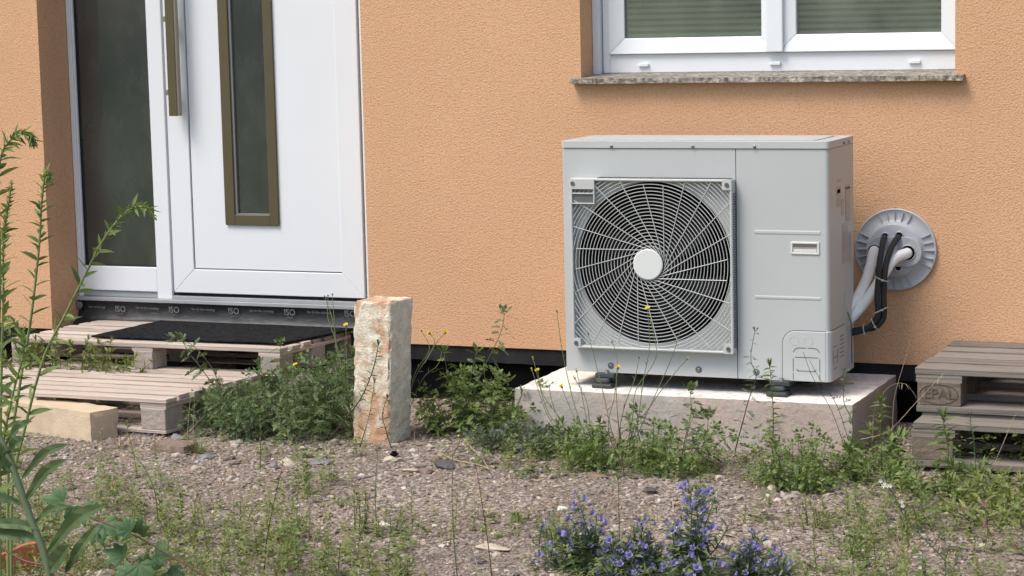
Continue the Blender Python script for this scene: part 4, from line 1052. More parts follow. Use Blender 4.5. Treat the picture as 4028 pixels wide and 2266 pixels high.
def bush(name, label, cx, cy, rx, ry, h, nst, kind, leafm, stemm, seed, n=13, L0=.05, L1=.03, w=.2, cat='weed', k=3, hv=.25, droop=.8, r=.0018, prof=None, t0=.08):
    rnd = random.Random(seed); stems = []
    for i in range(nst):
        th = rnd.uniform(0, 6.28); q = rnd.random()**.5; x, y = cx+rx*q*math.cos(th), cy+ry*q*math.sin(th)
        hh = h*(1-.45*q*q)*rnd.uniform(1-hv, 1+hv)
        if prof: hh *= prof((x-cx)/rx)
        stems.append(grow((x, y), hh, (rx*.35*q*math.cos(th)+rnd.uniform(-.02, .02), ry*.35*q*math.sin(th)+rnd.uniform(-.02, .02)), rnd))
    return plant(name, label, cat, (cx, cy), stems, kind, leafm, stemm, rnd, n, L0, L1, w, droop, r, t0, .45, k)
def path(D, y0, y1=None, jit=0, rnd=random):   # stem through measured points, rising away from ground with depth y
    n = len(D); out = []
    for i, (px, py) in enumerate(D):
        yy = y0 if y1 is None else y0+(y1-y0)*i/(n-1)
        out.append(at(px, py, yy))
    return out

# the big bush between the steps and the brick pillar
bush('mugwort_bush', 'wide dark green leafy bush between the pallet steps and the brick pillar', -3.83, -.70, .31, .22, .275, 112, 'lobed', M['mug'], M['stem'], 11, 17, .054, .036, hv=.4, prof=lambda u: .74+.30*u)
rnd = random.Random(31)
base = gp(566, 1010)
plant('mugwort', 'arching mugwort sprig with two stems before the open side of the upper pallet', 'weed', (at(560, 1100, -.80).x, -.80), [[at(600, 1110, -.78), at(551, 966, -.74), at(527, 916, -.72), at(484, 868, -.70), at(437, 850, -.68)], [at(590, 1110, -.78), at(560, 1010, -.76), at(505, 925, -.74), at(477, 890, -.72), at(460, 858, -.70)]], 'lobed', M['mug'], M['stem_d'], rnd, 13, .062, .040, t0=.3)
plant('mugwort', 'bright upright sprig at the open right corner of the upper pallet', 'weed', (at(712, 1060, -.70).x, -.70), [[at(716, 1090, -.70), at(722, 1000, -.69), at(714, 930, -.68), at(704, 868, -.67)], [at(745, 1090, -.70), at(752, 1000, -.69), at(757, 955, -.68), at(748, 905, -.67)]], 'lobed', M['mugl'], M['stem'], rnd, 16, .060, .038)
for lab, px, top, m_, sd in (('leafy mugwort stem rising just left of the brick pillar', 868, 880, 'mug', 41), ('leafy mugwort stem second left of the brick pillar', 822, 905, 'mug', 42), ('mugwort stem rising from the middle of the leafy bush', 790, 950, 'mugl', 43)):
    b = at(px+6, 1095, -.72); plant('mugwort', lab, 'weed', (b.x, -.72), [[b, at(px+2, (1095+top)/2, -.71), at(px, top, -.70)]], 'lobed', M[m_], M['stem'], random.Random(sd), 22, .066, .036)
# dark sprig in front of the pillar
plant('mugwort', 'sparse dark stemmed sprig crossing in front of the brick pillar', 'weed', (at(828, 1106, -.93).x, -.93), [[at(828, 1106, -.93), at(872, 1050, -.95), at(911, 997, -.96), at(940, 925, -.96), at(952, 866, -.95)]], 'lance', M['mug'], M['stem_d'], random.Random(5), 52, .040, .024, .16, r=.003, t0=.2)
plant('mugwort', 'second thin sprig with narrow leaves climbing the front of the brick pillar', 'weed', (at(905, 1125, -.95).x, -.95), [[at(905, 1125, -.95), at(925, 1060, -.96), at(935, 1010, -.96), at(942, 960, -.95)], [at(985, 1130, -.9), at(970, 1080, -.92), at(962, 1040, -.92), at(975, 1000, -.92)]], 'lance', M['mug'], M['stem'], random.Random(6), 24, .034, .022, .16)
# centre clump
bush('mugwort_bush', 'bright green low clump in the middle, under three tall mugwort stems', -3.12, -.60, .17, .13, .18, 50, 'lobed', M['mugl'], M['stem'], 12, 15, .058, .038, hv=.5)
for lab, pts, sd in (('tallest mugwort stem of the middle clump, standing against the orange wall', [(1190, 1130), (1192, 1040), (1202, 960), (1240, 880), (1262, 830), (1269, 787)], 51), ('middle mugwort stem of the three rising from the central clump', [(1175, 1130), (1172, 1040), (1182, 960), (1200, 884)], 52), ('leftmost mugwort stem of the three rising from the central clump', [(1150, 1130), (1140, 1040), (1128, 960), (1117, 886)], 53)):
    D = [at(a, b, -.58) for a, b in pts]; plant('mugwort', lab, 'weed', (D[0].x, -.58), [D], 'lobed', M['mugl'] if sd != 51 else M['mug'], M['stem'], random.Random(sd), 22 if sd != 51 else 26, .085, .040, t0=.2)
# slab weeds
bush('mugwort_bush', 'broad green clump before the front face of the concrete slab', -2.36, -.97, .23, .12, .125, 50, 'lobed', M['mugl'], M['stem'], 13, 14, .052, .034, hv=.7)
bush('mugwort_bush', 'small light green clump at the left of the broad slab weeds', -2.66, -.93, .11, .08, .12, 14, 'lance', M['mugl'], M['stem'], 14, 20, .042, .028, .24)
bush('mugwort_bush', 'low green clump by the right front corner of the concrete slab', -1.84, -1.08, .12, .10, .125, 36, 'lobed', M['mugl'], M['stem'], 15, 15, .048, .032, hv=.6)
bush('low_weed', 'flat grey green weeds along the left foot of the concrete slab', -2.86, -.80, .16, .08, .07, 44, 'lobed', M['grey'], M['stem'], 16, 10, .050, .035)
for lab, pts, y, m_, kd, n_, l0, l1, sd in (
    ('mugwort stem with broad lobed leaves before the middle of the concrete slab', [(1710, 1190), (1722, 1110), (1738, 1040), (1737, 984)], -.88, 'mug', 'lobed', 20, .078, .046, 61),
    ('short mugwort stem left of centre before the concrete slab', [(1612, 1180), (1610, 1120), (1604, 1080), (1604, 1040)], -.88, 'mugl', 'lobed', 16, .07, .05, 62),
    ('short leafy stem right of the broad lobed mugwort before the slab', [(1745, 1190), (1765, 1130), (1778, 1090), (1782, 1050)], -.88, 'mug', 'lobed', 15, .07, .05, 63),
    ('tall dark mugwort spire reaching up before the unit service panel', [(1845, 1150), (1862, 1085), (1885, 1000), (1903, 945), (1888, 905), (1899, 832)], -.80, 'mug', 'lobed', 40, .052, .018, 64),
    ('pale green narrow leaved stem before the unit valve cover', [(1943, 1110), (1945, 1050), (1942, 980), (1936, 918)], -.74, 'mugl', 'lance', 44, .045, .032, 65),
    ('thin leafy stem near the right corner of the concrete slab', [(2155, 1110), (2143, 1060), (2122, 1010), (2125, 940)], -.80, 'mug', 'lobed', 20, .045, .026, 66),
    ('narrow leaved young shoot beside the right end of the concrete slab', [(2218, 1110), (2215, 1070), (2217, 1040), (2214, 1008)], -.90, 'mugl', 'lance', 24, .05, .04, 67),
    ('narrow leaved upright shoot in front of the lower grey pallet', [(2390, 1170), (2384, 1120), (2376, 1080), (2372, 1050)], -.92, 'mugl', 'lance', 32, .062, .048, 68),
    ('light green shoot at the left foot of the slab weeds', [(1518, 1195), (1516, 1140), (1512, 1090), (1508, 1060)], -.98, 'mugl', 'lance', 34, .045, .03, 69),
    ('withered greenish stem before the lower grey pallet', [(2455, 1160), (2450, 1110), (2443, 1075), (2440, 1045)], -.90, 'grey', 'lance', 26, .032, .020, 70)):
    D = [at(a, b, y) for a, b in pts]; D[0].z = min(D[0].z, .02); plant('mugwort' if kd == 'lobed' else 'leafy_shoot', lab, 'weed', (D[0].x, y), [D], kd, M[m_], M['stem_d'] if sd == 64 else M['stem'], random.Random(sd), n_, l0, l1, .2)
bush('low_weed', 'bushy green weeds at the foot of the grey pallet stack', -1.36, -1.02, .22, .14, .075, 30, 'lance', M['mugl'], M['stem'], 17, 12, .050, .036, .26)
bush('low_weed', 'loose green weeds in the gap between slab and grey pallets', -1.66, -.82, .08, .17, .12, 18, 'lance', M['mugl'], M['stem'], 18, 12, .055, .038, .28)
bush('low_weed', 'green weeds sprouting between the lower and the upper pallet steps', -5.02, -.44, .34, .05, .25, 85, 'lance', M['low'], M['stem'], 19, 18, .040, .028, .30)
bush('low_weed', 'yellowish low weeds at the right edge below the pallets', -1.06, -1.25, .26, .25, .08, 70, 'lance', M['low'], M['stem'], 20, 11, .045, .030, .25)

# hawkweeds with yellow heads
def head(p, d, r, parent, col='yellow', closed=False):
    pb = MB(); d = d.normalized(); a = d.orthogonal().normalized(); b = d.cross(a); nn = 13
    for ring, (tilt, rr_) in enumerate(((.45, 1.0), (.9, .7), (1.6, .45))):
        for i in range(nn):
            th = 6.283*i/nn+ring*.25; o = a*math.cos(th)+b*math.sin(th); dd = (o+d*(tilt if not closed else tilt+1.6)).normalized(); s = dd.cross(d).normalized()
            if s.length < .1: continue
            q = p; w = r*.16; n = len(pb.v); pb.v += [tuple(q), tuple(q+dd*r*rr_*.7-s*w), tuple(q+dd*r*rr_), tuple(q+dd*r*rr_*.7+s*w)]; pb.f += [(n, n+1, n+2), (n, n+2, n+3)]
    fh = obj('flower_head', pb, M[col], parent)
    cb = MB(); cb.tube([p-d*r*.95, p-d*r*.55, p-d*r*.1, p+d*r*.05], [r*.12, r*.34, r*.38, r*.2], 8); obj('bud_cup', cb, M['stem'], fh, smooth=True)
def bud(p, d, r, parent, m='budb'):
    cb = MB(); d = d.normalized(); cb.tube([p-d*r, p-d*r*.4, p+d*r*.5, p+d*r*1.3], [r*.3, r*.75, r*.6, r*.2], 7); obj('bud', cb, M[m], parent, smooth=True)
def hawk(label, base, y, stems, seed, group='yellow flowered hawkweeds'):
    rnd = random.Random(seed); b = at(base[0], base[1], y); t = thing('hawkweed', label, 'wildflower', (b.x, y, 0), group); sm, lm = MB(), MB()
    for pts, kind in stems:
        D = [b+Vector((rnd.uniform(-.012, .012), rnd.uniform(-.01, .01), 0))]+[at(px, py, y+(.05*i-.03)) for i, (px, py) in enumerate(pts)]
        P = along(D, 22); sm = MB(); sm.tube(P, .0018, 5, r1=.0011); obj('stem', sm, M['stem'], t, smooth=True); stem_leaves(lm, D, rnd, 'lance', 5, .035, .010, .16, .4, .08, .85, .9)
        d = (P[-1]-P[-3])
        if kind == 'f': head(P[-1], d+Z*.2*d.length+Vector((.2, -1.1, 0))*d.length, .0108, t)
        elif kind == 'c': head(P[-1], d, .0090, t, closed=True)
        else: bud(P[-1], d, .004, t)
    obj('foliage', lm, M['mug'], t)
hawk('hawkweed fanning left over the slab edge, with yellow heads', (1500, 1165), -.80, [
    ([(1450, 1110), (1380, 1040), (1341, 902)], 'c'), ([(1440, 1090), (1370, 1000), (1352, 932)], 'f'), ([(1440, 1120), (1380, 1050), (1338, 930)], 'c'), ([(1470, 1110), (1440, 1040), (1412, 972)], 'f'),
    ([(1470, 1090), (1440, 1000), (1414, 880), (1401, 783)], 'b'), ([(1480, 1080), (1465, 1000), (1450, 932)], 'c'), ([(1485, 1090), (1475, 1010), (1445, 950)], 'c'), ([(1425, 1080), (1395, 1030), (1382, 975), (1391, 962)], 'b')], 71)
hawk('hawkweed rising before the fan grille, with two yellow heads against the fan', (1570, 1170), -.78, [
    ([(1600, 1080), (1618, 960), (1634, 870), (1629, 776)], 'f'), ([(1590, 1060), (1600, 980), (1650, 900), (1638, 809)], 'c'), ([(1530, 1080), (1545, 1000), (1555, 924)], 'f'),
    ([(1555, 1060), (1550, 980), (1552, 900), (1540, 860)], 'b'), ([(1610, 1080), (1650, 990), (1690, 900), (1712, 830)], 'b'), ([(1590, 1090), (1630, 1030), (1680, 960), (1729, 902)], 'c'), ([(1560, 1080), (1575, 1010), (1598, 950), (1607, 900)], 'b'), ([(1540, 1090), (1520, 1000), (1495, 900), (1480, 840)], 'b')], 72)
hawk('hawkweed beside the brick pillar with one bright yellow flower', (884, 1060), -.74, [([(876, 980), (872, 900), (870, 818)], 'f'), ([(866, 960), (845, 860), (825, 800), (825, 744)], 'b'), ([(850, 900), (838, 810), (817, 746)], 'b'), ([(850, 900), (842, 820), (836, 741)], 'b')], 73)
hawk('small hawkweed head low among the leaves of the big bush', (760, 1060), -.86, [([(752, 1000), (745, 960), (743, 918)], 'f')], 74)
hawk('hawkweed behind the pillar with open heads against the orange wall', (1000, 1100), -.56, [([(1040, 960), (1075, 900), (1093, 860), (1079, 838)], 'f'), ([(1040, 960), (1080, 895), (1098, 862), (1121, 836)], 'f'), ([(1040, 950), (1080, 880), (1060, 832)], 'b'), ([(1060, 960), (1100, 920), (1112, 885)], 'b')], 75)
hawk('hawkweed stalk leaning up before the bare plinth with a single pale head', (1130, 1160), -.95, [([(1150, 1125), (1155, 1112), (1154, 1098)], 'c')], 76)
hawk('tiny yellow flower in the low weeds at the bottom left', (745, 1400), -2.05, [([(744, 1385), (742, 1370)], 'f')], 77)

# tall arching goldenrods at the left
def goldenrod(label, pts, y, seed, r=.0042, L0=.070, L1=.022, n=58, tipn=14):
    rnd = random.Random(seed); D = [at(px, py, y) for px, py in pts]
    foot = Vector((D[0].x-.02, D[0].y, 0)); D = [foot]+D
    t = thing('goldenrod', label, 'wild plant', (foot.x, foot.y, 0), 'tall arching goldenrods'); sm, lm = MB(), MB()
    P = along(D, 40); sm.tube(P, r, 7, r1=r*.35)
    stem_leaves(lm, D, rnd, 'lance', n, L0, L1, .26, .5, .12, .93, .7); stem_leaves(lm, D[-5:], rnd, 'lance', tipn*3, .022, .011, .36, .3, .0, 1.0, 1.0)
    obj('stem', sm, M['stem_l'], t, smooth=True); obj('foliage', lm, M['gold'], t)
YG = -3.15
goldenrod('goldenrod arching right across the side pane of the door', [(30, 1240), (62, 1080), (110, 900), (160, 800), (215, 690), (262, 600), (310, 540), (345, 520), (375, 526), (391, 552)], YG, 81)
goldenrod('goldenrod standing before the orange pier with a small nodding tip', [(20, 1200), (48, 980), (75, 820), (90, 700), (100, 600), (104, 520), (112, 450), (122, 437), (128, 462)], YG-.1, 82, L0=.06)
goldenrod('tallest goldenrod at the left edge, its tip bending to the right', [(-20, 1200), (-6, 900), (0, 700), (-4, 500), (-2, 420), (10, 372), (40, 343), (70, 338), (87, 352), (88, 368)], YG-.2, 83)
goldenrod('goldenrod at the left edge with a straight tufted tip', [(0, 1200), (4, 900), (8, 760), (8, 620), (14, 560), (24, 500), (30, 455)], YG+.1, 84, tipn=30)
goldenrod('leafy goldenrod lowest at the left edge before the steps', [(-10, 1250), (10, 1100), (35, 980), (60, 880), (45, 820), (18, 800)], YG-.3, 85, L0=.07)
# near plant with broad lance leaves
def near_plant():
    y = -4.55; D = [at(110, 1620, y), at(125, 1449, y), at(72, 1290, y), at(22, 1150, y), at(-12, 1080, y), at(-50, 1000, y)]
    foot = Vector((D[0].x, y, 0)); t = thing('broad_leaved_weed', 'near weed with thick stem and long broad leaves at the left edge', 'weed', (foot.x, y, 0), PLANTS); sm, lm = MB(), MB()
    sm.tube(along([foot]+D, 40), .0078, 9, r1=.005); obj('stem', sm, M['stem_big'], t, smooth=True)
    def L_(a, b, w, mid=None, yy=y):
        A_, B_ = at(a[0], a[1], yy), at(b[0], b[1], yy-.03); m = (A_+B_)/2+Z*(B_-A_).length*(mid or .1); P = along([A_, m, B_], 9); w *= 1.4
        base = len(lm.v); 
        for i, p in enumerate(P):
            t_ = i/8; wd = w*.5*math.sin(math.pi*min(1, t_*.95+.03))**.85 if i < 8 else 0; tan = (P[min(i+1, 8)]-P[max(i-1, 0)]).normalized(); s = (tan.cross(Vector((.25, -.8, .5)))).normalized(); nn = s.cross(tan)
            wv = .0015*math.sin(i*2.2)
            lm.v += [tuple(p-s*wd+nn*(wd*.35+wv)), tuple(p), tuple(p+s*wd+nn*(wd*.35-wv))]
        for i in range(8): a_ = base+i*3; lm.f += [(a_, a_+1, a_+4, a_+3), (a_+1, a_+2, a_+5, a_+4)]
    L_((118, 1395), (270, 1270), .019); L_((62, 1265), (170, 1155), .016); L_((55, 1205), (175, 1118), .013); L_((100, 1330), (-40, 1320), .014, .05); L_((105, 1360), (-50, 1345), .017, .06)
    L_((165, 1440), (240, 1325), .015, .02); L_((60, 1270), (-60, 1245), .012, .05); L_((40, 1190), (-40, 1150), .014, .1); L_((85, 1320), (175, 1275), .010, .12); L_((15, 1120), (80, 1060), .012); L_((25, 1165), (-50, 1100), .015)
    L_((120, 1440), (175, 1370), .024, -.02); L_((20, 1150), (60, 1105), .016, .0)
    obj('foliage', lm, M['big'], t)
near_plant()
# palmate vine leaves
def vine():
    rnd = random.Random(9); y = -2.95; b = at(330, 1470, y); t = thing('hop_vine', 'trailing vine with broad toothed palmate leaves at lower left', 'vine', (b.x, y, 0), PLANTS); sm, lm = MB(), MB()
    sm.tube(along([at(560, 1490, y), at(500, 1440, y), at(430, 1400, y), at(345, 1350, y), at(262, 1315, y), at(200, 1290, y)], 30), .0022, 6); obj('stem', sm, M['stem_r'], t, smooth=True); sm = MB()
    sm.tube(along([at(-10, 1370, y-.5), at(60, 1410, y-.5), at(130, 1425, y-.5), at(180, 1445, y-.5), at(230, 1480, y-.5)], 30), .0024, 6)
    for (px, py, L, dx, dz) in ((160, 1262, 0.061, -.7, .1), (205, 1285, 0.059, .8, -.3), (185, 1275, 0.050, 0, -.6), (240, 1330, 0.053, .5, -.7), (262, 1318, 0.059, .7, -.5), (330, 1335, 0.053, -.8, .3), (345, 1340, 0.053, .3, .6), (310, 1400, 0.059, -.8, .2), (350, 1420, 0.066, .3, -.6), (390, 1395, 0.059, .8, .1), (330, 1440, 0.059, -.5, -.2), (420, 1440, 0.059, .6, -.4), (380, 1430, 0.053, 0, .4)):
        p = at(px, py, y+rnd.uniform(-.05, .05)); palm(lm, p, Vector((dx, -.15, dz)), L, rnd)
    obj('stem', sm, M['stem_r'], t, smooth=True); obj('foliage', lm, M['hop'], t)
vine()

# viper's bugloss: violet-blue flowers
def blueflower_mesh():
    pb = MB(); r = .0082
    for i in range(5):
        th = 6.283*i/5; o = Vector((math.cos(th), math.sin(th), 0)); s = Vector((-o.y, o.x, 0)); n = len(pb.v)
        pb.v += [tuple(o*r*.12), tuple(o*r*.55-s*r*.42+Z*r*1.1), tuple(o*r*(1.15 if i < 3 else .85)+Z*r*1.5-s*r*.32), tuple(o*r*(1.25 if i < 3 else .9)+Z*r*1.5+s*r*.32), tuple(o*r*.55+s*r*.42+Z*r*1.1)]
        pb.f.append((n, n+1, n+2, n+3, n+4))
    pb.tube([Z*-r*.2, Z*r*.5], [r*.16, r*.3], 5, caps=False)
    me = bpy.data.meshes.new('flower'); me.from_pydata([tuple(v) for v in pb.v], [], pb.f); me.materials.append(M['blue']); return me
BF = blueflower_mesh()
def bugloss(label, base, y, heads, seed, leaves=12):
    rnd = random.Random(seed); b = at(base[0], base[1], y); b = Vector((b.x, y, 0)); t = thing('bugloss', label, 'wildflower', (b.x, y, 0), 'violet blue bugloss plants'); sm, lm = MB(), MB()
    heads = list(heads)+[(h[0]+rnd.uniform(-40, 40), h[1]+rnd.uniform(35, 110), 2) for h in heads if h[1] < 1380]
    for (px, py, n) in heads:
        top = at(px, py, y+rnd.uniform(-.05, .05)); hgt = max(.02, top.z-b.z); m = b.lerp(top, .5)+Vector((rnd.uniform(-.015, .015), 0, 0))
        D = [b+Vector((rnd.uniform(-.02, .02), rnd.uniform(-.02, .02), 0)), m, top]; P = along(D, 20); sm.tube(P, .0022, 6, r1=.0012)
        stem_leaves(lm, D, rnd, 'lance', leaves*2, .075, .028, .17, .5, .05, .95, .5)
        cm = MB(); n = max(2, int(n*1.25))
        for i in range(n):
            k = 19-int(i*min(15, .085/hgt*16)/max(n, 1)); k = max(5, k); p = P[k]; th = i*2.4+rnd.uniform(-.5, .5); o = Vector((math.cos(th), math.sin(th), .35)).normalized()
            q = p+o*rnd.uniform(.006, .028)*(1 if i else .4)
            for c_ in range(6): leaf(lm, q-o*.005, (o+Vector((rnd.uniform(-1, 1), rnd.uniform(-1, 1), rnd.uniform(-.3, .9)))), rnd.uniform(.012, .024), .0048, .1, 2)
            if rnd.random() < .70:
                f = link('flower', BF, t); f.location = q-wloc(t)+o*.002; dirn = (o+Vector((0, -.25, .35))).normalized(); f.rotation_mode = 'QUATERNION'; f.rotation_quaternion = dirn.to_track_quat('Z', 'Y'); s_c = rnd.uniform(.75, 1.35); f.scale = (s_c, s_c, s_c)
    obj('stem', sm, M['stem'], t, smooth=True); obj('foliage', lm, M['bug'], t)
YB = -2.26
bugloss('violet blue bugloss spreading at the left of the flower patch', (1500, 1530), YB-.02, [(1456, 1262, 7), (1378, 1300, 3), (1440, 1308, 4), (1500, 1312, 6), (1513, 1322, 5), (1478, 1360, 6), (1420, 1370, 5), (1385, 1400, 4), (1400, 1430, 4), (1350, 1330, 3), (1345, 1400, 4), (1430, 1340, 4), (1465, 1330, 4), (1370, 1440, 4), (1450, 1420, 5), (1340, 1365, 3), (1410, 1330, 3), (1480, 1395, 4)], 91)
bugloss('violet blue bugloss in the middle left of the patch, with low dense heads', (1560, 1540), YB-.08, [(1540, 1345, 6), (1535, 1375, 7), (1574, 1378, 7), (1606, 1380, 5), (1540, 1412, 7), (1562, 1408, 5), (1500, 1400, 5), (1590, 1425, 5), (1480, 1435, 5), (1520, 1440, 5), (1560, 1445, 5), (1580, 1345, 4), (1630, 1440, 5)], 92)
bugloss('slender violet blue bugloss between the two taller groups', (1640, 1530), YB+.02, [(1616, 1310, 6), (1620, 1335, 4), (1622, 1362, 4), (1620, 1400, 5), (1590, 1340, 3)], 93)
bugloss('tallest violet blue bugloss with two crowded flower towers', (1730, 1540), YB, [(1738, 1226, 10), (1776, 1242, 10), (1750, 1240, 8), (1800, 1250, 5), (1690, 1325, 6), (1742, 1345, 7), (1780, 1330, 7), (1765, 1370, 5), (1705, 1350, 5)], 94)
bugloss('low violet blue bugloss at the foot of the tall towers', (1740, 1560), YB-.15, [(1665, 1410, 6), (1680, 1400, 5), (1720, 1405, 8), (1710, 1425, 6), (1765, 1420, 7), (1800, 1425, 6), (1740, 1440, 6), (1650, 1440, 5)], 95)
bugloss('violet blue bugloss at the right of the patch', (1890, 1540), YB-.02, [(1855, 1400, 5), (1885, 1435, 5), (1825, 1380, 4), (1860, 1378, 6), (1880, 1372, 6), (1900, 1345, 7), (1915, 1362, 5), (1870, 1405, 5), (1840, 1430, 4)], 96)
bugloss('rightmost violet blue bugloss of the patch', (1960, 1550), YB-.05, [(1952, 1400, 7), (1965, 1415, 6), (1940, 1385, 4), (1972, 1425, 4), (1930, 1435, 3)], 97)

# lone stems on the gravel
def lone(name, label, pts, y, mat, leafm, kind, n, L0, L1, r, seed, w=.2, up=.8, tip=True, y1=None):
    D = path(pts, y, y1); D[0].z = min(D[0].z, .0); plant(name, label, 'weed', (D[0].x, y), [D], kind, leafm, mat, random.Random(seed), n, L0, L1, w, .4, r, .05, up, 3, tip)
def yg(px, py): return gp(px, py).y
lone('horseweed', 'slender pale green horseweed stem, left of the two on the gravel', [(948, 1345), (944, 1250), (950, 1140)], yg(948, 1345), M['stem'], M['low'], 'lance', 34, .014, .009, .0015, 101, .22, 1.4)
lone('horseweed', 'slender pale green horseweed stem, right of the two on the gravel', [(1150, 1449), (1142, 1360), (1137, 1250), (1139, 1153)], yg(1150, 1449), M['stem'], M['low'], 'lance', 46, .014, .009, .0016, 102, .22, 1.4)
lone('dry_stem', 'thin dark reddish leafless stem standing on the gravel', [(1237, 1449), (1228, 1370), (1213, 1270), (1196, 1162)], yg(1237, 1449), M['stem_r'], M['low'], 'lance', 0, .02, .01, .0017, 103, tip=False)
lone('leafy_shoot', 'single stem with broad top leaves before the left violet flowers', [(1556, 1400), (1558, 1364), (1557, 1280), (1555, 1205)], yg(1556, 1440), M['stem'], M['mugl'], 'lance', 9, .026, .022, .0018, 104, .4, .4)
lone('dry_stem', 'dark thin stem in the weeds at lower left', [(665, 1432), (672, 1350), (690, 1260), (712, 1165)], yg(665, 1432), M['stem_d'], M['low'], 'lance', 3, .02, .012, .0015, 105)
lone('leafy_shoot', 'light green flowering shoot before the big dark bush', [(655, 1190), (655, 1130), (656, 1080), (654, 1050)], yg(655, 1190), M['stem'], M['low'], 'lance', 26, .018, .010, .0015, 106, .35, 1.2)
lone('leafy_shoot', 'thin leafy shoot on the gravel near the lowest pallet', [(345, 1200), (338, 1150), (328, 1110), (318, 1068)], yg(345, 1200), M['stem'], M['low'], 'lance', 9, .026, .020, .0014, 107, .4, .6)
lone('leafy_shoot', 'pale branching seed stalk before the leafy bush', [(770, 1180), (740, 1120), (712, 1080), (695, 1040)], yg(770, 1190), M['stem'], M['mugl'], 'lance', 8, .022, .012, .0012, 109)
for i, (px, py, h, lab) in enumerate(((905, 1335, .11, 'bushy pale shoot left of the slender horseweeds'), (975, 1345, .08, 'short pale shoot between the two horseweeds'), (830, 1430, .08, 'narrow leaved tuft at the bottom left of the centre'), (1000, 1440, .07, 'yellowish tuft at the bottom beside the right horseweed'), (2180, 1420, .09, 'pale leafy tuft at the bottom right'), (2130, 1400, .07, 'small leafy tuft right of the violet patch'), (1320, 1310, .04, 'low yellow green tuft left of the violet patch'), (1370, 1360, .05, 'low yellow green tuft under the leftmost bugloss'), (2040, 1320, .09, 'loose leafy weed on gravel right of the violet patch'), (2290, 1330, .07, 'leafy weed left of the pink clover'))):
    g = gp(px, py); bush('leafy_tuft', lab, g.x, g.y, .035, .03, h, 7, 'lance', M['low'], M['stem'], 120+i, 12, .024, .016, .22)
# white flowered stalk at the right
def campion():
    y = -2.0; rnd = random.Random(55); pts = [(2440, 1470), (2347, 1378), (2280, 1306), (2244, 1239), (2213, 1198)]
    D = [at(a, b, y) for a, b in pts]; b = Vector((D[0].x+.03, y, 0)); D = [b]+D; t = thing('white_flowered_weed', 'leaning grey green stalk with tiny white flowers at lower right', 'wildflower', tuple(b), PLANTS)
    sm, lm = MB(), MB(); sm.tube(along(D, 26), .0021, 6, r1=.0012); obj('stem', sm, M['stem'], t, smooth=True); stem_leaves(lm, D, rnd, 'lance', 46, .030, .014, .2, .4, .05, 1, .6)
    for (a, c) in (((2280, 1306), (2268, 1262)), ((2347, 1378), (2300, 1345)), ((2347, 1378), (2380, 1330)), ((2380, 1405), (2390, 1370)), ((2400, 1430), (2420, 1380))):
        E_ = [at(*a, y), at((a[0]+c[0])/2, (a[1]+c[1])/2-6, y), at(*c, y)]; sm = MB(); sm.tube(along(E_, 8), .0012, 5); obj('side_stem', sm, M['stem'], t, smooth=True); stem_leaves(lm, E_, rnd, 'lance', 12, .022, .012, .22)
    obj('foliage', lm, M['grey'], t)
    for (px, py) in ((2225, 1216), (2232, 1222), (2240, 1222), (2222, 1222), (2268, 1262), (2271, 1272), (2345, 1440), (2215, 1210)):
        p = at(px, py, y-.01); pb = MB()
        for i in range(5):
            th = 6.283*i/5; o = Vector((math.cos(th), -.3, math.sin(th))); s = Vector((-math.sin(th), 0, math.cos(th))); pb.quad(p, p+o*.004-s*.002, p+o*.0065, p+o*.004+s*.002)
        obj('flower', pb, M['whitep'], t)
campion()
# pink clovers
for i, (px, py, col, lab) in enumerate(((2475, 1268, 'pink', 'pink clover head, topmost of the three at lower right'), (2480, 1319, 'pink', 'pink clover head, the middle of the three at lower right'), (2553, 1376, 'pink', 'pink clover head near the right edge, lowest of the three'), (2439, 1333, 'budb', 'withered brown clover head beside the pink ones'))):
    y = -1.75; p = at(px, py, y); rnd = random.Random(60+i); b = Vector((p.x+rnd.uniform(-.02, .05), y, 0)); t = thing('clover', lab, 'wildflower', tuple(b), 'clovers at the lower right'); sm, lm, hb = MB(), MB(), MB()
    D = [b, b.lerp(p, .5)+Vector((.01, 0, 0)), p]; sm.tube(along(D, 10), .0013, 5)
    for _ in range(60):
        o = Vector((rnd.gauss(0, 1), rnd.gauss(0, 1), rnd.gauss(.4, 1))).normalized(); leaf(hb, p+o*.002, o+Z*.3, .0095, .0024, .0, 2)
    for _ in range(14):
        a = D[0].lerp(D[2], rnd.uniform(.2, .9)); o = Vector((rnd.uniform(-1, 1), rnd.uniform(-1, 1), rnd.uniform(-.2, .5))); leaf(lm, a+o*.008, o, .020, .011, .2, 3)
    obj('stem', sm, M['stem'], t, smooth=True); obj('foliage', lm, M['low'], t); obj('flower_head', hb, M[col], t)
# arching grass stalks
def arc(label, pts, y, r, mat, seed, y1=None, name='grass_stalk', seeds=0):
    D = path(pts, y, y1); P = along(D, 36); mb = MB()
    mb.tube([p+Vector((0, 0, .0006*math.sin(i*1.9))) for i, p in enumerate(P)], r, 5, r1=r*.55)
    if seeds:
        rnd = random.Random(seed)
        for i in range(seeds):
            p = P[35-int(i*14/seeds)]; leaf(mb, p, Vector((rnd.uniform(-1, 1), rnd.uniform(-.5, .5), -.6)), .022, .0022, .8, 3)
    tag(obj(name, mb, mat, base=(D[0].x, D[0].y, 0)), label, 'grass', 'arching grass stalks')
arc('bent green brown stalk arching over the gravel at the left', [(397, 1310), (390, 1240), (367, 1184), (340, 1148), (319, 1132), (290, 1128), (262, 1130), (220, 1148), (184, 1165)], yg(397, 1335), .0017, M['stem'], 1)
arc('pale green stalk arching at the bottom left among the vine leaves', [(255, 1440), (285, 1405), (335, 1375), (370, 1362), (400, 1358)], -2.9, .0015, M['grass'], 2)
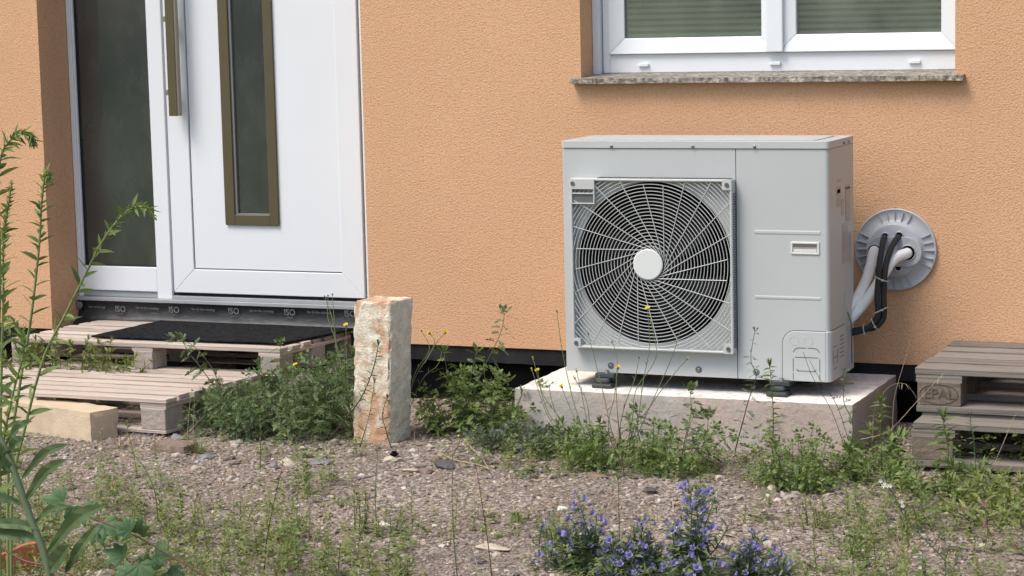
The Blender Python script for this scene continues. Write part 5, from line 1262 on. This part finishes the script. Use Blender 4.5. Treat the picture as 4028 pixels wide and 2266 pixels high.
arc('long thin grass stalk arching over the low weeds at bottom centre', [(815, 1455), (860, 1410), (907, 1383), (945, 1358), (986, 1346), (1025, 1350), (1050, 1368), (1082, 1410), (1106, 1450)], -2.35, .0013, M['grass'], 3)
arc('dry grass stalk leaning up before the grey pallet corner block', [(2165, 1106), (2235, 1084), (2305, 1012), (2374, 939)], -.86, .0013, M['dry'], 4, seeds=5)
arc('fine dry grass arching at the right end of the concrete slab', [(2195, 1110), (2200, 1030), (2235, 975), (2275, 965), (2300, 990)], -.84, .0006, M['dry'], 5, seeds=8)
arc('fine grass arching in front of the pillar foot', [(880, 1180), (900, 1140), (945, 1118), (1000, 1116), (1050, 1125), (1082, 1150)], yg(880, 1180), .0010, M['dry'], 6)
arc('pale grass stem rising before the pillar foot', [(912, 1140), (925, 1060), (940, 990), (945, 955)], -.98, .0011, M['dry'], 7)
arc('dry thin stem leaning right beside the lowest pallet', [(340, 1190), (420, 1130), (470, 1090), (512, 1048)], -1.05, .0013, M['dry'], 8)
arc('dry thin stem bent over the lowest pallet corner block', [(285, 1160), (320, 1110), (350, 1070), (375, 1048), (400, 1060)], -1.08, .0012, M['dry'], 9)
arc('upright dry stem crossing the lowest pallet corner', [(468, 1140), (474, 1060), (478, 1010), (482, 985)], -.98, .0011, M['dry'], 10)
arc('second upright dry stem near the lowest pallet corner', [(482, 1140), (487, 1060), (489, 1010), (486, 990)], -.97, .0011, M['dry'], 11)
arc('pair of thin brown stems before the valve cover, the left one', [(2120, 1110), (2090, 1030), (2045, 950), (2020, 885)], -.78, .0012, M['stem_d'], 12)
arc('pair of thin brown stems before the valve cover, the right one', [(2135, 1110), (2105, 1020), (2060, 950), (2036, 905)], -.76, .0012, M['stem_d'], 13)
arc('thin stem rising at the gap beside the concrete slab', [(2245, 1090), (2250, 1000), (2278, 900), (2288, 850)], -.7, .0009, M['dry'], 14)
arc('dry stalk leaning left before the lower grey pallet', [(2500, 1170), (2530, 1100), (2545, 1060), (2558, 1040)], -.95, .0010, M['dry'], 15)
arc('green grass blade at the bottom right of the violet patch', [(2010, 1470), (1995, 1430), (1975, 1395), (1960, 1365)], -2.2, .0022, M['grass'], 16)
arc('pale grass blade lying across the violet patch', [(1500, 1412), (1540, 1418), (1580, 1432), (1610, 1450)], -2.35, .0016, M['grass'], 17)
# pale dry twig
tw = thing('twig', 'pale forked dry twig lying on the gravel below the middle weeds', 'twig', tuple(gp(1200, 1190))); mb = MB()
for pts, r in (([(1110, 1150), (1150, 1168), (1190, 1175), (1225, 1185), (1247, 1197)], .0020), ([(1170, 1118), (1200, 1150), (1215, 1165), (1230, 1190)], .0026), ([(1216, 1168), (1224, 1150), (1222, 1130)], .0014), ([(1205, 1155), (1212, 1135), (1208, 1125)], .0011), ([(1165, 1118), (1140, 1160), (1120, 1185)], .0011)):
    mb.tube(along([gp(a, b)+Z*.012 for a, b in pts], 12), r, 6, r1=r*.5)
obj('branch', mb, M['dry'], tw, smooth=True)
# tuft of grass beside lowest pallet
def grass_tuft(label, px, py, n, h, seed, mat='grass', sp=.04):
    g = gp(px, py); rnd = random.Random(seed); mb = MB()
    for i in range(n):
        th = rnd.uniform(0, 6.28); o = Vector((math.cos(th), math.sin(th), 0)); p = Vector((g.x, g.y, gz(g.x, g.y)))+o*rnd.uniform(0, sp*.4); leaf(mb, p, Z*1.6+o*rnd.uniform(.3, 1.3), h*rnd.uniform(.5, 1.2), .0028, rnd.uniform(.8, 2.0), 6, .2, prof=lambda t: 1-t*.8)
    tag(obj('grass_tuft', mb, M[mat], base=(g.x, g.y, 0)), label, 'grass', 'grass tufts on the gravel')
grass_tuft('grass tuft between the reddish brick and the leafy bush', 500, 1135, 60, .13, 1)
grass_tuft('dry brown grass tuft on the gravel at the left', 280, 1240, 50, .07, 2, 'dry')
grass_tuft('thin grass at the foot of the brick pillar', 900, 1145, 30, .08, 3)
grass_tuft('grass tuft with flattened blades left of the slab weeds', 1425, 1180, 26, .09, 4)
grass_tuft('dry grass tuft beside the stone block', 300, 1125, 24, .10, 5, 'dry')
grass_tuft('dry grass tuft right of the violet patch', 2275, 1400, 26, .08, 6, 'dry')
grass_tuft('grass tuft at the bottom right corner of the photo', 2060, 1440, 16, .09, 7)

# ground cover
def cover(name, n, region, dens, mat, size, seed, kind='lance'):
    rnd = random.Random(seed); mb = MB(); c = 0
    while c < n:
        x = rnd.uniform(region[0], region[1]); y = rnd.uniform(region[2], region[3])
        if rnd.random() > dens(x, y): continue
        c += 1; z = gz(x, y); h = (rnd.uniform(.004, .03) if rnd.random() < .6 else rnd.uniform(.03, .12))*(size/.02); k = int(5+h*150); p = Vector((x, y, z)); ln = Vector((rnd.uniform(-.6, .6), rnd.uniform(-.6, .6), 1)).normalized()
        for i in range(k):
            th = i*2.4+rnd.random(); o = Vector((math.cos(th), math.sin(th), rnd.uniform(-.1, .7)))
            if kind == 'lance': leaf(mb, p+ln*h*i/k, o, size*rnd.uniform(.5, 1.1), size*rnd.uniform(.2, .42), rnd.uniform(.2, .8), 2)
            else: lobed(mb, p+ln*h*i/k, o, size*rnd.uniform(.8, 1.5), .5, 2, .14, rnd)
    tag(obj(name, mb, mat), None, None, None, 'stuff')
def pxd(x, y):      # where the photo shows more or less ground cover
    r = Vector((x, y, 0))-CAM; z = r.dot(FW); px = (2014+8700*r.dot(RT)/z)/K; py = (1133-8700*r.dot(UP)/z)/K; return px, py
def dens1(x, y):
    px, py = pxd(x, y); n = noise.noise(Vector((x*2.4, y*2.4, 1)))*.9
    d = 0
    if py > 1290: d = .30+(py-1290)/300
    if px < 780 and py > 1200: d = max(d, .30+(py-1200)/200)
    if px > 2000: d = max(d, .42)
    if px > 2150: d = max(d, .6)
    if 1250 < px < 2000 and 1130 < py < 1200: d = max(d, .4)
    if 780 < px < 2150 and 1200 < py < 1300: d = .05
    if 1000 < px < 2050 and py > 1300: d *= .55
    return max(0, min(1, d+n*.9-.12))
cover('ground_cover', 1900, (-4.9, -.6, -2.9, -.3), dens1, M['low'], .023, 1)
cover('creeping_weeds', 420, (-4.9, -.6, -2.9, -.35), dens1, M['mugl'], .030, 2, 'lobed')
def blades(name, n, dens, mat, hmin, hmax, seed, w=.0018):
    rnd = random.Random(seed); mb = MB(); c = 0
    while c < n:
        x = rnd.uniform(-4.9, -.6); y = rnd.uniform(-2.9, -.4)
        if rnd.random() > dens(x, y): continue
        c += 1; o = Vector((rnd.uniform(-1, 1), rnd.uniform(-1, 1), 0)); leaf(mb, Vector((x, y, gz(x, y)-.003)), Z*rnd.uniform(1.0, 2.5)+o, rnd.uniform(hmin, hmax), w, rnd.uniform(.3, 1.6), 6, .2, lambda t: 1-t*.75)
    tag(obj(name, mb, mat), None, None, None, 'stuff')
def sprigs(name, n, mat, seed):
    rnd = random.Random(seed); mb = MB(); c = 0
    while c < n:
        x = rnd.uniform(-4.9, -.6); y = rnd.uniform(-2.9, -.5)
        if rnd.random() > dens1(x, y)**1.5: continue
        c += 1; b = Vector((x, y, gz(x, y)-.004)); h = rnd.uniform(.035, .15)*(1 if y < -1.4 else .6); top = b+Vector((rnd.uniform(-.25, .25)*h, rnd.uniform(-.25, .25)*h, h)); st = [b, b.lerp(top, .5)+Vector((rnd.uniform(-.1, .1)*h, 0, 0)), top]
        mb.tube(along(st, 6), .0011, 4, r1=.0006, caps=False)
        kd = rnd.random(); stem_leaves(mb, st, rnd, 'lance' if kd < .8 else 'lobed', int(5+h*110), .026, .012, rnd.choice((.2, .3, .45)), .4, .1, 1.0, rnd.uniform(.4, 1.3))
    tag(obj(name, mb, mat), None, None, None, 'stuff')
sprigs('wild_seedlings', 330, M['low'], 15)
sprigs('green_seedlings', 170, M['mugl'], 16)
blades('thin_grass', 1100, dens1, M['grass'], .03, .13, 5)
blades('dry_grass', 900, lambda x, y: .3+.5*dens1(x, y), M['dry'], .02, .11, 6, .0013)
cover('leaf_litter', 500, (-4.9, -.6, -2.9, -.15), lambda x, y: .5+.5*noise.noise(Vector((x*3, y*3, 8))), M['dry'], .012, 3)

# ------------------------------------------------------------------ what stands behind the photographer and shows in the panes
def hedge():
    rnd = np.random.default_rng(8); n = 26000
    th = rnd.uniform(-1, 1, n); x = -9+th*34; h = 3.2+1.6*np.sin(x*.31)+1.0*np.sin(x*.83+1)+.5*np.sin(x*2.1)
    z = rnd.uniform(0, 1, n)**.8*h; y = -30+rnd.uniform(-1, 1, n)*1.2
    s = rnd.uniform(.07, .20, n); a = rnd.normal(size=(n, 3)); a /= np.linalg.norm(a, axis=1)[:, None]; b = np.cross(a, rnd.normal(size=(n, 3))); b /= np.linalg.norm(b, axis=1)[:, None]
    C_ = np.stack([x, y, z], 1); V = np.stack([C_-a*s[:, None], C_+b*s[:, None]*.6, C_+a*s[:, None], C_-b*s[:, None]*.6], 1).reshape(-1, 3)
    me = bpy.data.meshes.new('hedge'); me.from_pydata(V.tolist(), [], np.arange(n*4).reshape(-1, 4).tolist()); me.materials.append(M['hedge'])
    tag(link('distant_hedgerow', me), None, None, None, 'stuff')
hedge()
